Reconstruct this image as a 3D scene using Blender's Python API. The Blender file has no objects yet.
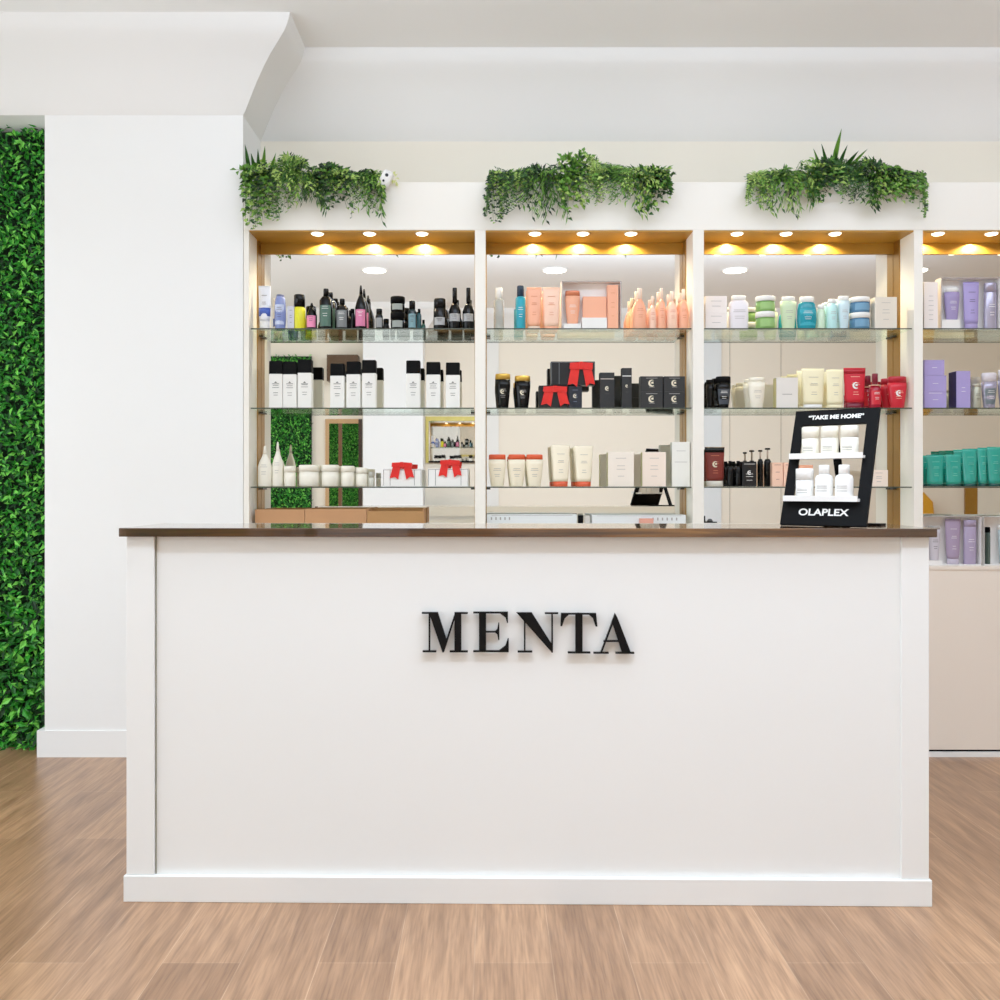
import bpy, math, random
from mathutils import Vector, Matrix
random.seed(7)
C = bpy.context.scene.collection
sc = bpy.context.scene

# ------------------------------------------------------------------ camera model
CX, CY, F, EYE = 490.0, 487.0, 936.0, 1.22
def wx(px, Y): return (px - CX) * Y / F
def wz(py, Y): return EYE + (CY - py) * Y / F

# ------------------------------------------------------------------ materials
def lin(c):
    out = []
    for v in c[:3]:
        v = v / 255.0
        out.append(v / 12.92 if v <= 0.04045 else ((v + 0.055) / 1.055) ** 2.4)
    return (out[0], out[1], out[2], 1.0)
_m = {}
def mat(name, col, rough=0.5, metal=0.0, emit=0.0, spec=0.5, trans=0.0, coat=0.0, vary=0.0, vscale=6.0, bump=0.0, sub=0.0, ior=1.45):
    if name in _m: return _m[name]
    m = bpy.data.materials.new(name); m.use_nodes = True
    nt = m.node_tree; b = nt.nodes['Principled BSDF']
    b.inputs['Base Color'].default_value = lin(col)
    b.inputs['Roughness'].default_value = rough
    b.inputs['Metallic'].default_value = metal
    b.inputs['Specular IOR Level'].default_value = spec
    b.inputs['Transmission Weight'].default_value = trans
    b.inputs['Coat Weight'].default_value = coat
    b.inputs['IOR'].default_value = ior
    if emit:
        b.inputs['Emission Color'].default_value = lin(col)
        b.inputs['Emission Strength'].default_value = emit
    if vary or bump:
        tc = nt.nodes.new('ShaderNodeTexCoord')
        nz = nt.nodes.new('ShaderNodeTexNoise'); nz.inputs['Scale'].default_value = vscale
        nz.inputs['Detail'].default_value = 4
        nt.links.new(tc.outputs['Object'], nz.inputs['Vector'])
        if vary:
            mx = nt.nodes.new('ShaderNodeMix'); mx.data_type = 'RGBA'
            l = lin(col)
            mx.inputs['A'].default_value = (l[0]*(1-vary), l[1]*(1-vary), l[2]*(1-vary), 1)
            mx.inputs['B'].default_value = (min(1, l[0]*(1+vary)), min(1, l[1]*(1+vary)), min(1, l[2]*(1+vary)), 1)
            nt.links.new(nz.outputs['Fac'], mx.inputs['Factor'])
            nt.links.new(mx.outputs['Result'], b.inputs['Base Color'])
        if bump:
            bp = nt.nodes.new('ShaderNodeBump'); bp.inputs['Strength'].default_value = bump
            bp.inputs['Distance'].default_value = 0.01
            nt.links.new(nz.outputs['Fac'], bp.inputs['Height'])
            nt.links.new(bp.outputs['Normal'], b.inputs['Normal'])
    _m[name] = m
    return m
def rgb(*c, rough=0.4, **k):
    n = 'plain_%d_%d_%d_%d' % (c[0], c[1], c[2], int(rough*100)) + ('_t' if k.get('trans') else '') + ('_m' if k.get('metal') else '')
    return mat(n, c, rough=rough, **k)

M_wall = mat('white_plaster', (240, 240, 238), 0.75, vary=0.012, vscale=1.5, bump=0.02)
M_cove = mat('cove_plaster', (236, 235, 232), 0.75, vary=0.01, vscale=2)
M_ceil = mat('ceiling_paint', (243, 243, 241), 0.8, vary=0.01, vscale=1.2)
M_cream = mat('cream_plaster', (238, 231, 216), 0.7, vary=0.015, vscale=1.5)
M_lacq = mat('white_lacquer', (240, 240, 237), 0.32, vary=0.008, vscale=2)
M_lacqc = mat('white_counter_lacquer', (238, 238, 235), 0.38, vary=0.006, vscale=2)
M_shelfw = mat('shelving_white', (243, 238, 228), 0.4, vary=0.01, vscale=3)
M_cab = mat('cabinet_cream', (238, 226, 212), 0.4, vary=0.01, vscale=3)
M_brass = mat('brushed_brass', (164, 122, 52), 0.34, metal=0.75, vary=0.08, vscale=25)
M_soff = mat('gold_soffit', (180, 134, 50), 0.4, metal=0.3, vary=0.08, vscale=10)
M_mirror = mat('mirror_glass', (238, 236, 231), 0.012, metal=1.0)
M_black = mat('black_satin', (9, 9, 10), 0.6, spec=0.12)
M_blackg = mat('black_gloss', (6, 6, 7), 0.22, spec=0.3)
M_print = mat('dark_print', (70, 66, 64), 0.6)
M_gray = mat('gray_print', (168, 164, 160), 0.6)
M_white = mat('white_plastic', (242, 240, 236), 0.35)
M_red = mat('red_satin_ribbon', (222, 34, 28), 0.35, vary=0.12, vscale=60)
M_kraft = mat('kraft_card', (190, 142, 100), 0.8, vary=0.05, vscale=12)
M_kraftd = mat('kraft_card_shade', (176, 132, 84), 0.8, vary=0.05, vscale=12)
M_gold = mat('gold_plastic', (214, 172, 78), 0.28, metal=0.7)
M_lamp = mat('warm_lamp', (255, 238, 200), 0.5, emit=9.0)
M_lampw = mat('ceiling_lamp', (255, 252, 244), 0.5, emit=6.0)
M_letter = mat('black_letter', (8, 8, 9), 0.45, spec=0.2)

def glass_mat():
    m = bpy.data.materials.new('shelf_glass'); m.use_nodes = True
    nt = m.node_tree; nt.nodes.clear()
    o = nt.nodes.new('ShaderNodeOutputMaterial'); mx = nt.nodes.new('ShaderNodeMixShader')
    t = nt.nodes.new('ShaderNodeBsdfTransparent'); t.inputs['Color'].default_value = (0.93, 0.975, 0.95, 1)
    g = nt.nodes.new('ShaderNodeBsdfGlossy'); g.inputs['Roughness'].default_value = 0.03
    g.inputs['Color'].default_value = (0.9, 0.96, 0.93, 1)
    lw = nt.nodes.new('ShaderNodeLayerWeight'); lw.inputs['Blend'].default_value = 0.5
    pw = nt.nodes.new('ShaderNodeMath'); pw.operation = 'POWER'; pw.inputs[1].default_value = 4.5
    fr = nt.nodes.new('ShaderNodeMath'); fr.operation = 'MULTIPLY_ADD'; fr.inputs[1].default_value = 0.75; fr.inputs[2].default_value = 0.03
    nt.links.new(lw.outputs['Facing'], pw.inputs[0]); nt.links.new(pw.outputs[0], fr.inputs[0])
    nt.links.new(fr.outputs[0], mx.inputs[0]); nt.links.new(t.outputs[0], mx.inputs[1]); nt.links.new(g.outputs[0], mx.inputs[2])
    nt.links.new(mx.outputs[0], o.inputs[0]); return m
M_glass = glass_mat()
M_gedge = mat('glass_edge', (70, 76, 66), 0.25)

def wood_floor():
    m = bpy.data.materials.new('oak_plank_floor'); m.use_nodes = True
    nt = m.node_tree; N = nt.nodes; L = nt.links; b = N['Principled BSDF']
    tc = N.new('ShaderNodeTexCoord'); mp = N.new('ShaderNodeMapping')
    mp.inputs['Rotation'].default_value = (0, 0, math.pi/2); mp.inputs['Location'].default_value = (0.55, 0.04, 0)
    L.new(tc.outputs['Object'], mp.inputs['Vector'])
    br = N.new('ShaderNodeTexBrick'); br.offset = 0.37; br.squash = 1
    br.inputs['Scale'].default_value = 1.0; br.inputs['Brick Width'].default_value = 1.35; br.inputs['Row Height'].default_value = 0.2
    br.inputs['Mortar Size'].default_value = 0.0013; br.inputs['Mortar Smooth'].default_value = 0.3; br.inputs['Bias'].default_value = 0.0
    br.inputs['Color1'].default_value = lin((182, 142, 108)); br.inputs['Color2'].default_value = lin((154, 117, 87))
    br.inputs['Mortar'].default_value = lin((190, 156, 126))
    L.new(mp.outputs[0], br.inputs['Vector'])
    mp2 = N.new('ShaderNodeMapping'); mp2.inputs['Scale'].default_value = (20, 1.5, 20)
    L.new(tc.outputs['Object'], mp2.inputs['Vector'])
    n1 = N.new('ShaderNodeTexNoise'); n1.inputs['Scale'].default_value = 1.4; n1.inputs['Detail'].default_value = 7; n1.inputs['Distortion'].default_value = 0.5
    L.new(mp2.outputs[0], n1.inputs['Vector'])
    mp3 = N.new('ShaderNodeMapping'); mp3.inputs['Scale'].default_value = (150, 7, 150)
    L.new(tc.outputs['Object'], mp3.inputs['Vector'])
    n2 = N.new('ShaderNodeTexNoise'); n2.inputs['Scale'].default_value = 1.0; n2.inputs['Detail'].default_value = 5
    L.new(mp3.outputs[0], n2.inputs['Vector'])
    def ramp(a, b_, p0=0.3, p1=0.7):
        r = N.new('ShaderNodeValToRGB'); r.color_ramp.elements[0].position = p0; r.color_ramp.elements[1].position = p1
        r.color_ramp.elements[0].color = a; r.color_ramp.elements[1].color = b_; return r
    r1 = ramp((0.66, 0.61, 0.57, 1), (1.16, 1.15, 1.13, 1), .34, .66); L.new(n1.outputs['Fac'], r1.inputs[0])
    r2 = ramp((0.62, 0.57, 0.53, 1), (1.10, 1.10, 1.10, 1), .28, .6); L.new(n2.outputs['Fac'], r2.inputs[0])
    a = N.new('ShaderNodeMix'); a.data_type = 'RGBA'; a.blend_type = 'MULTIPLY'; a.inputs['Factor'].default_value = 0.8
    L.new(br.outputs['Color'], a.inputs['A']); L.new(r1.outputs[0], a.inputs['B'])
    c = N.new('ShaderNodeMix'); c.data_type = 'RGBA'; c.blend_type = 'MULTIPLY'; c.inputs['Factor'].default_value = 0.8
    L.new(a.outputs['Result'], c.inputs['A']); L.new(r2.outputs[0], c.inputs['B'])
    L.new(c.outputs['Result'], b.inputs['Base Color'])
    b.inputs['Roughness'].default_value = 0.3; b.inputs['Specular IOR Level'].default_value = 0.75
    bp = N.new('ShaderNodeBump'); bp.inputs['Strength'].default_value = 0.08; bp.inputs['Distance'].default_value = 0.003
    L.new(n2.outputs['Fac'], bp.inputs['Height']); L.new(bp.outputs[0], b.inputs['Normal'])
    return m
def wood_top():
    m = bpy.data.materials.new('walnut_top'); m.use_nodes = True
    nt = m.node_tree; N = nt.nodes; L = nt.links; b = N['Principled BSDF']
    tc = N.new('ShaderNodeTexCoord'); mp = N.new('ShaderNodeMapping'); mp.inputs['Scale'].default_value = (1.6, 14, 30)
    L.new(tc.outputs['Object'], mp.inputs['Vector'])
    n = N.new('ShaderNodeTexNoise'); n.inputs['Scale'].default_value = 1.5; n.inputs['Detail'].default_value = 6; n.inputs['Distortion'].default_value = 0.6
    L.new(mp.outputs[0], n.inputs['Vector'])
    r = N.new('ShaderNodeValToRGB'); e = r.color_ramp.elements
    e[0].position = 0.3; e[0].color = lin((48, 27, 8)); e[1].position = 0.72; e[1].color = lin((140, 94, 40))
    e2 = e.new(0.5); e2.color = lin((86, 52, 18))
    L.new(n.outputs['Fac'], r.inputs[0]); L.new(r.outputs[0], b.inputs['Base Color'])
    b.inputs['Roughness'].default_value = 0.3; b.inputs['Coat Weight'].default_value = 1.0; b.inputs['Coat Roughness'].default_value = 0.03; b.inputs['Coat IOR'].default_value = 1.5
    return m
M_floor = wood_floor(); M_top = wood_top()

# ------------------------------------------------------------------ mesh builder
class MB:
    def __init__(s): s.v = []; s.f = []; s.mi = []; s.mats = []; s.sm = []
    def idx(s, m):
        if m not in s.mats: s.mats.append(m)
        return s.mats.index(m)
    def face(s, vs, m, smooth=False):
        k = len(s.v); s.v.extend([tuple(p) for p in vs]); s.f.append(tuple(range(k, k+len(vs)))); s.mi.append(s.idx(m)); s.sm.append(smooth)
    def box(s, x0, x1, y0, y1, z0, z1, m):
        k = len(s.v)
        s.v += [(x0,y0,z0),(x1,y0,z0),(x1,y1,z0),(x0,y1,z0),(x0,y0,z1),(x1,y0,z1),(x1,y1,z1),(x0,y1,z1)]
        for f in ((0,3,2,1),(4,5,6,7),(0,1,5,4),(1,2,6,5),(2,3,7,6),(3,0,4,7)):
            s.f.append(tuple(k+i for i in f)); s.mi.append(s.idx(m)); s.sm.append(False)
    def loft(s, secs, m, n=24, shape='round', smooth=True, ch=0.12):
        # secs: (z, hx, hy[, cx, cy])
        def ring(sec):
            z, hx, hy = sec[:3]; cx = sec[3] if len(sec) > 3 else 0; cy = sec[4] if len(sec) > 4 else 0
            if shape == 'rect':
                c = min(hx, hy) * ch
                p = [(-hx+c,-hy),(hx-c,-hy),(hx,-hy+c),(hx,hy-c),(hx-c,hy),(-hx+c,hy),(-hx,hy-c),(-hx,-hy+c)]
                return [(cx+a, cy+b, z) for a, b in p]
            e = {'round': 1.0, 'soft': 0.6}[shape]
            out = []
            for i in range(n):
                t = 2*math.pi*i/n
                c_, s_ = math.cos(t), math.sin(t)
                out.append((cx + hx*math.copysign(abs(c_)**e, c_), cy + hy*math.copysign(abs(s_)**e, s_), z))
            return out
        rings = [ring(q) for q in secs]; k0 = len(s.v); nn = len(rings[0]); mi = s.idx(m)
        for r in rings: s.v += r
        for a in range(len(rings)-1):
            for i in range(nn):
                j = (i+1) % nn
                s.f.append((k0+a*nn+i, k0+a*nn+j, k0+(a+1)*nn+j, k0+(a+1)*nn+i)); s.mi.append(mi); s.sm.append(smooth and shape != 'rect')
        s.f.append(tuple(k0+i for i in reversed(range(nn)))); s.mi.append(mi); s.sm.append(False)
        s.f.append(tuple(k0+(len(rings)-1)*nn+i for i in range(nn))); s.mi.append(mi); s.sm.append(False)
    def prism(s, pts, y0, y1, m):
        n = len(pts); k = len(s.v); mi = s.idx(m)
        s.v += [(p[0], y0, p[1]) for p in pts] + [(p[0], y1, p[1]) for p in pts]
        s.f.append(tuple(range(k, k+n))); s.mi.append(mi); s.sm.append(False)
        s.f.append(tuple(k+n+i for i in reversed(range(n)))); s.mi.append(mi); s.sm.append(False)
        for i in range(n):
            j = (i+1) % n
            s.f.append((k+i, k+n+i, k+n+j, k+j)); s.mi.append(mi); s.sm.append(False)
    def tube(s, pts, r, m, n=6, r1=None):
        pts = [Vector(p) for p in pts]; k0 = len(s.v); mi = s.idx(m)
        for i, p in enumerate(pts):
            d = (pts[min(i+1, len(pts)-1)] - pts[max(i-1, 0)]).normalized()
            a = d.cross(Vector((0.3, 0.2, 1))); a = a.normalized() if a.length > 1e-6 else Vector((1, 0, 0)); b = d.cross(a)
            rr = r if r1 is None else r + (r1-r)*i/(len(pts)-1)
            for q in range(n):
                t = 2*math.pi*q/n; s.v.append(tuple(p + a*math.cos(t)*rr + b*math.sin(t)*rr))
        for i in range(len(pts)-1):
            for q in range(n):
                w = (q+1) % n
                s.f.append((k0+i*n+q, k0+i*n+w, k0+(i+1)*n+w, k0+(i+1)*n+q)); s.mi.append(mi); s.sm.append(True)
        for ring, rev in ((0, True), (len(pts)-1, False)):
            q = [k0+ring*n+i for i in range(n)]
            s.f.append(tuple(reversed(q) if rev else q)); s.mi.append(mi); s.sm.append(False)
    def build(s, name, parent=None, loc=None, bevel=0.0, solid=0.0, recalc=True):
        me = bpy.data.meshes.new(name); me.from_pydata(s.v, [], s.f)
        for m in s.mats: me.materials.append(m)
        me.polygons.foreach_set('material_index', s.mi); me.polygons.foreach_set('use_smooth', s.sm)
        me.update()
        if recalc:
            import bmesh
            bm = bmesh.new(); bm.from_mesh(me); bmesh.ops.recalc_face_normals(bm, faces=bm.faces); bm.to_mesh(me); bm.free()
        o = bpy.data.objects.new(name, me); C.objects.link(o)
        if parent is not None: o.parent = parent
        if loc is not None: o.location = loc
        if bevel:
            md = o.modifiers.new('bevel', 'BEVEL'); md.width = bevel; md.segments = 2; md.limit_method = 'ANGLE'
        return o

def tag(o, label=None, cat=None, group=None, kind=None):
    if label: o['label'] = label
    if cat: o['category'] = cat
    if group: o['group'] = group
    if kind: o['kind'] = kind
    return o
def thing(name, label, cat, loc=(0,0,0), rz=0.0, group=None):
    o = bpy.data.objects.new(name, None); o.empty_display_size = 0.05; C.objects.link(o)
    o.location = loc; o.rotation_euler = (0, 0, rz)
    return tag(o, label, cat, group)
def struct(name, mb, bevel=0.0, recalc=True): return tag(mb.build(name, bevel=bevel, recalc=recalc), kind='structure')

# ------------------------------------------------------------------ room
YB, YF, XL, XR, ZC, ZW = 4.55, -1.9, -3.6, 6.6, 3.23, 2.90
plan = [(XR,YB),(-1.116,YB),(-1.116,4.23),(XL,4.23),(XL,YF),(-1.415,YF),(-1.415,-1.55),(-0.747,-1.55),(-0.747,YF),(XR,YF)]
mb = MB(); mb.box(XL-0.2, XR+0.2, YF-0.2, YB+0.2, -0.08, 0, M_floor); struct('floor', mb)
mb = MB(); mb.box(XL-0.2, XR+0.2, YF-0.2, YB+0.2, ZC, ZC+0.1, M_ceil); struct('ceiling', mb)
mb = MB(); mb.box(-1.116, XR+0.2, YB, YB+0.15, 0, ZC, M_cream); struct('wall_back', mb)
mb = MB(); mb.box(-2.012, -1.116, 4.23, YB+0.15, 0, ZC, M_wall); struct('wall_pillar', mb)
mb = MB(); mb.box(XL-0.15, -2.012, 4.47, YB+0.15, 0, ZC, M_wall); struct('wall_alcove', mb)
mb = MB(); mb.box(XL-0.15, -2.012, 4.23, 4.47, ZW, ZC, M_wall); struct('ceiling_alcove', mb)
mb = MB(); mb.box(XL-0.15, XR+0.2, YF-0.15, YF, 0, ZC, mat('far_wall_cream', (238, 228, 210), .7, vary=.01)); struct('wall_front', mb)
mb = MB(); mb.box(-1.415, -0.747, YF, -1.55, 0, ZC, M_wall); struct('wall_column', mb)
mb = MB(); mb.box(XR, XR+0.15, YF, YB, 0, ZC, M_cream); struct('wall_right', mb)
# shop-front opening on the left, with posts, head and sill
mb = MB()
mb.box(XL-0.15, XL, 3.9, 4.47, 0, ZC, M_wall); mb.box(XL-0.15, XL, YF, -1.2, 0, ZC, M_wall)
mb.box(XL-0.15, XL, -1.2, 3.9, 2.75, ZC, M_wall); mb.box(XL-0.15, XL, -1.2, 3.9, 0, 0.12, M_wall)
struct('wall_left', mb)
mb = MB()
for y in (-1.2, 0.45, 2.15, 3.84): mb.box(XL-0.11, XL-0.05, y, y+0.06, 0.12, 2.75, M_black)
mb.box(XL-0.11, XL-0.05, -1.2, 3.9, 0.12, 0.18, M_black); mb.box(XL-0.11, XL-0.05, -1.2, 3.9, 2.69, 2.75, M_black)
struct('window_1', mb)

# cove swept round the room with mitres
prof = [(0,0),(0.012,0.012),(0.045,0.062),(0.084,0.118),(0.124,0.167),(0.162,0.206),(0.197,0.233),(0.221,0.252),(0.241,0.269),(0.2536,0.287),(0.262,0.306),(0.27,0.33)]
mb = MB(); n = len(plan); mit = []
for i in range(n):
    a, b, c = Vector(plan[i-1]), Vector(plan[i]), Vector(plan[(i+1) % n])
    d1 = (b-a).normalized(); d2 = (c-b).normalized()
    n1 = Vector((-d1.y, d1.x)); n2 = Vector((-d2.y, d2.x))   # interior lies to the left of the travel direction
    mit.append(n1+n2)
for i in range(n):
    j = (i+1) % n
    k0 = len(mb.v); npf = len(prof); mi = mb.idx(M_cove)
    for (p, h) in prof:
        for k in (i, j): mb.v.append((plan[k][0]+mit[k].x*p, plan[k][1]+mit[k].y*p, ZW+h))
    for q in range(npf-1):
        mb.f.append((k0+2*q, k0+2*q+1, k0+2*q+3, k0+2*q+2)); mb.mi.append(mi); mb.sm.append(True)
struct('trim_1', mb, recalc=False)
# baseboards of pillar
mb = MB(); mb.box(-2.045, -1.1165, 4.224, 4.23, 0, 0.12, M_wall); mb.box(-2.045, -2.0125, 4.2305, 4.425, 0, 0.12, M_wall); struct('baseboard_pillar', mb)
mb = MB(); mb.box(-0.747, XR, YF, YF+0.015, 0, 0.09, M_wall); struct('baseboard_front', mb)
# joints in the panelling of the far (front) wall, seen in the mirrors
mb = MB()
for x in (2.76, 3.35): mb.box(x-0.004, x+0.004, YF, YF+0.006, 0.09, 2.9, rgb(190, 180, 165))
struct('trim_2', mb)
mb = MB(); mb.box(2.42, 2.66, YF, YF+0.02, 0, 2.9, rgb(225, 228, 228, rough=0.6)); mb.box(-0.08, 0.10, YF, YF+0.02, 0, 2.9, rgb(232, 230, 224, rough=0.6)); struct('trim_3', mb)

# ------------------------------------------------------------------ leaves
GREENS = [mat('leaf_deep', (42, 88, 24), 0.45), mat('leaf_mid', (90, 138, 42), 0.42), mat('leaf_bright', (158, 188, 90), 0.42), mat('leaf_dark', (18, 48, 14), 0.5)]
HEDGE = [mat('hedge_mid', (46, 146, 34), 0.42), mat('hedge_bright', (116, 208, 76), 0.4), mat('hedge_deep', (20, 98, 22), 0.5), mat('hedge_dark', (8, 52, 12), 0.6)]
M_stem = mat('stem_green', (70, 104, 40), 0.6)
def leaf(mb, p, d, up, L, W, m, fold=0.25):
    d = d.normalized(); s_ = d.cross(up)
    s_ = s_.normalized() if s_.length > 1e-5 else Vector((1,0,0)); nrm = s_.cross(d).normalized()
    a = p; t = p + d*L - nrm*L*0.12
    m1 = p + d*L*0.45 + s_*W*0.5 + nrm*W*fold; m2 = p + d*L*0.45 - s_*W*0.5 + nrm*W*fold; c = p + d*L*0.5
    mb.face([a, m1, t, c], m); mb.face([a, c, t, m2], m)
def hedge_mesh(w, h, dens):
    mb = MB(); R = random.Random(3)
    N = int(w*h*dens)
    for i in range(N):
        x = R.uniform(0.0, w); z = R.uniform(0, h)
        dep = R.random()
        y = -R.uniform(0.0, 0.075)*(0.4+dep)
        big = z < 0.7
        d = Vector((R.uniform(-1, 1), -R.uniform(0.25, 0.8), R.uniform(-0.9, 0.8) - (0.5 if R.random() < 0.4 else 0)))
        up = Vector((R.uniform(-.5, .5), -1, R.uniform(-.2, .9)))
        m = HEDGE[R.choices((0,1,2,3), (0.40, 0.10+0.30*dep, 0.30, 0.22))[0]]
        L = R.uniform(0.024, 0.048)*(1.35 if big else 1)
        leaf(mb, Vector((x, y, z)), d, up, L, L*R.uniform(0.28, 0.5), m)
    return mb
def hedge(x0, y, w, h, label, flip=False, dens=6500):
    t = thing('artificial_hedge_wall', label, 'hedge', (x0, y, 0), math.pi if flip else 0)
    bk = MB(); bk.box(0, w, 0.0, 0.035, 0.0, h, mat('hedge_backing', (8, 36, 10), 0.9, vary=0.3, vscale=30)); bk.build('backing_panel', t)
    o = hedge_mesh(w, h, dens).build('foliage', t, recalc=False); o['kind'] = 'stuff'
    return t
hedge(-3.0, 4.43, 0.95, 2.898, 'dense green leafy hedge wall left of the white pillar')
hedge(-2.05, YF+0.04, 0.95, 2.72, 'leafy green hedge wall reflected in the left bay mirror', flip=True, dens=4500)

# ------------------------------------------------------------------ shelving unit
SH = [1.940, 1.580, 1.222]; ZS, ZH, YM = 2.381, 2.598, 4.44
unit = thing('shelving_unit', 'white wall shelving unit with mirrored backs, glass shelves and base cabinets', 'shelving', (0.9, 4.34, 0))
def upart(mb, name, bevel=0.0):
    o = mb.build(name, bevel=bevel); o.parent = unit; o.matrix_parent_inverse = Matrix.Translation((-0.9, -4.34, 0)); return o
bays = [(-1.089, -0.068), (-0.020, 0.917), (0.967, 1.916), (1.957, 2.905)]
panels = [(-1.114, -1.089), (-0.068, -0.020), (0.917, 0.967), (1.916, 1.957), (2.905, 2.955)]
for (a, b) in panels:
    mb = MB(); mb.box(a, b, 4.23, YM+0.012, 0.862, ZS, M_shelfw); upart(mb, 'upright_panel', 0.0015)
mb = MB(); mb.box(-1.114, 2.955, 4.23, 4.548, ZS, ZH, M_shelfw); upart(mb, 'header', 0.002)
for k, (a, b) in enumerate(bays):
    mb = MB(); mb.box(a, b, YM, YM+0.006, 0.864, ZS-0.001, M_mirror); upart(mb, 'mirror_panel')
    mb = MB(); mb.box(a, b, 4.234, YM, ZS-0.006, ZS-0.0005, M_soff); upart(mb, 'gold_soffit')
    mb = MB(); mb.box(a, b, YM-0.008, YM-0.001, ZS-0.058, ZS-0.006, M_soff); upart(mb, 'gold_valance')
    for x0, x1 in ((a, a+0.004), (b-0.004, b)):
        mb = MB(); mb.box(x0, x1, YM-0.068, YM-0.003, 0.866, ZS-0.006, M_brass); upart(mb, 'brass_strip')
    for z in SH:
        mb = MB(); mb.box(a+0.0045, b-0.0045, 4.2425, 4.432, z-0.006, z, M_glass); mb.box(a+0.0045, b-0.0045, 4.240, 4.2425, z-0.0058, z-0.0004, M_gedge)
        upart(mb, 'glass_shelf')
        for x in (a+0.012, b-0.012):
            mb = MB(); mb.box(x-0.010, x+0.010, 4.40, 4.436, z-0.014, z-0.0065, rgb(70, 70, 66, rough=0.3, metal=0.8)); upart(mb, 'shelf_bracket')
    mb = MB(); mb.box(a-0.02, b+0.02, 4.232, 4.252, 0.032, 0.846, M_cab); upart(mb, 'cabinet_door', 0.0015)
mb = MB(); mb.box(-1.114, 2.955, 4.228, 4.45, 0.846, 0.862, M_cab); upart(mb, 'cabinet_top', 0.001)
mb = MB(); mb.box(-1.114, 2.955, 4.254, 4.548, 0.03, 0.846, rgb(60, 54, 50)); mb.box(-1.114, 2.955, 4.24, 4.30, 0.022, 0.032, M_black); upart(mb, 'cabinet_carcass')
mb = MB(); mb.box(-1.114, 2.955, 4.228, 4.30, 0, 0.022, M_lacq); upart(mb, 'plinth')
# puck lights in the soffit
lx = [[317.5, 369.5, 422], [535, 583, 631], [737, 786, 835], [938, 991.5, 1045]]
ordw = ['left', 'middle', 'right']; bayw = ['left bay', 'second bay', 'third bay', 'right bay']
for k in range(4):
    for i, px in enumerate(lx[k]):
        Y = 4.2625; x = wx(px, Y)
        lab = '%s warm round spotlight under the gold soffit of the %s' % (ordw[i], bayw[k])
        t = thing('soffit_spotlight', lab, 'spotlight', (x, Y, ZS-0.006), group='spotlights under the gold soffit')
        mb = MB(); mb.loft([(0, 0.031, 0.031), (-0.003, 0.030, 0.030)], M_white, n=28); mb.build('housing', t)
        mb = MB(); mb.loft([(-0.0031, 0.026, 0.026), (-0.0065, 0.022, 0.022)], M_lamp, n=28); mb.build('lens', t)
        ld = bpy.data.lights.new('spot_glow', 'SPOT'); ld.energy = 6.5; ld.color = (1.0, 0.85, 0.56); ld.spot_size = math.radians(158); ld.spot_blend = 0.5; ld.shadow_soft_size = 0.006
        lo = bpy.data.objects.new('spot_glow', ld); C.objects.link(lo); lo.parent = t; lo.location = (0, 0.135, -0.007); lo.rotation_euler = (math.radians(12), 0, 0)

# ------------------------------------------------------------------ counter
cw = 2.351; ang = -math.radians(0.8)
cnt = thing('reception_counter', 'white panelled reception counter with black lettering on its front', 'counter', (0.1035, 2.742, 0), ang)
hw = cw/2
def cpart(name, x0, x1, y0, y1, z0, z1, m=M_lacqc, bev=0.002):
    mb = MB(); mb.box(x0, x1, y0, y1, z0, z1, m); return mb.build(name, cnt, bevel=bev)
cpart('front_panel', -hw+0.006, hw-0.006, 0.012, 0.33, 0.0, 1.074)
cpart('stile', -hw, -hw+0.082, 0.0, 0.0118, 0.077, 1.074); cpart('stile', hw-0.080, hw, 0.0, 0.0118, 0.077, 1.074)
cpart('baseboard', -hw-0.006, hw+0.006, -0.007, 0.0118, 0.0, 0.0765); 
cpart('side_baseboard', -hw-0.006, -hw+0.0055, 0.012, 0.7, 0, 0.0765); cpart('side_baseboard', hw-0.0055, hw+0.006, 0.012, 0.7, 0, 0.0765)
cpart('shadow_gap_strip', -hw+0.0825, -hw+0.0865, 0.0085, 0.0118, 0.077, 1.074, rgb(150, 146, 128))  # flat grey strip, coloured as the shadow in the gap beside the stile
cpart('ledge_back', -hw+0.006, hw-0.006, 0.3455, 0.352, 1.04, 1.1, bev=0.0)
cpart('desk_body', -hw+0.006, hw-0.006, 0.3305, 0.70, 0.0, 0.72); cpart('desk_top', -hw+0.006, hw-0.006, 0.331, 0.72, 0.7205, 0.745)
top = MB(); top.box(-hw-0.014, hw+0.014, -0.022, 0.345, 1.0745, 1.1, M_top)
o = top.build('countertop', bevel=0.002); o.location = (0.1035, 2.742, 0); o.rotation_euler = (0, 0, ang)
tag(o, 'thin dark walnut countertop along the white reception counter', 'countertop')

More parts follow.
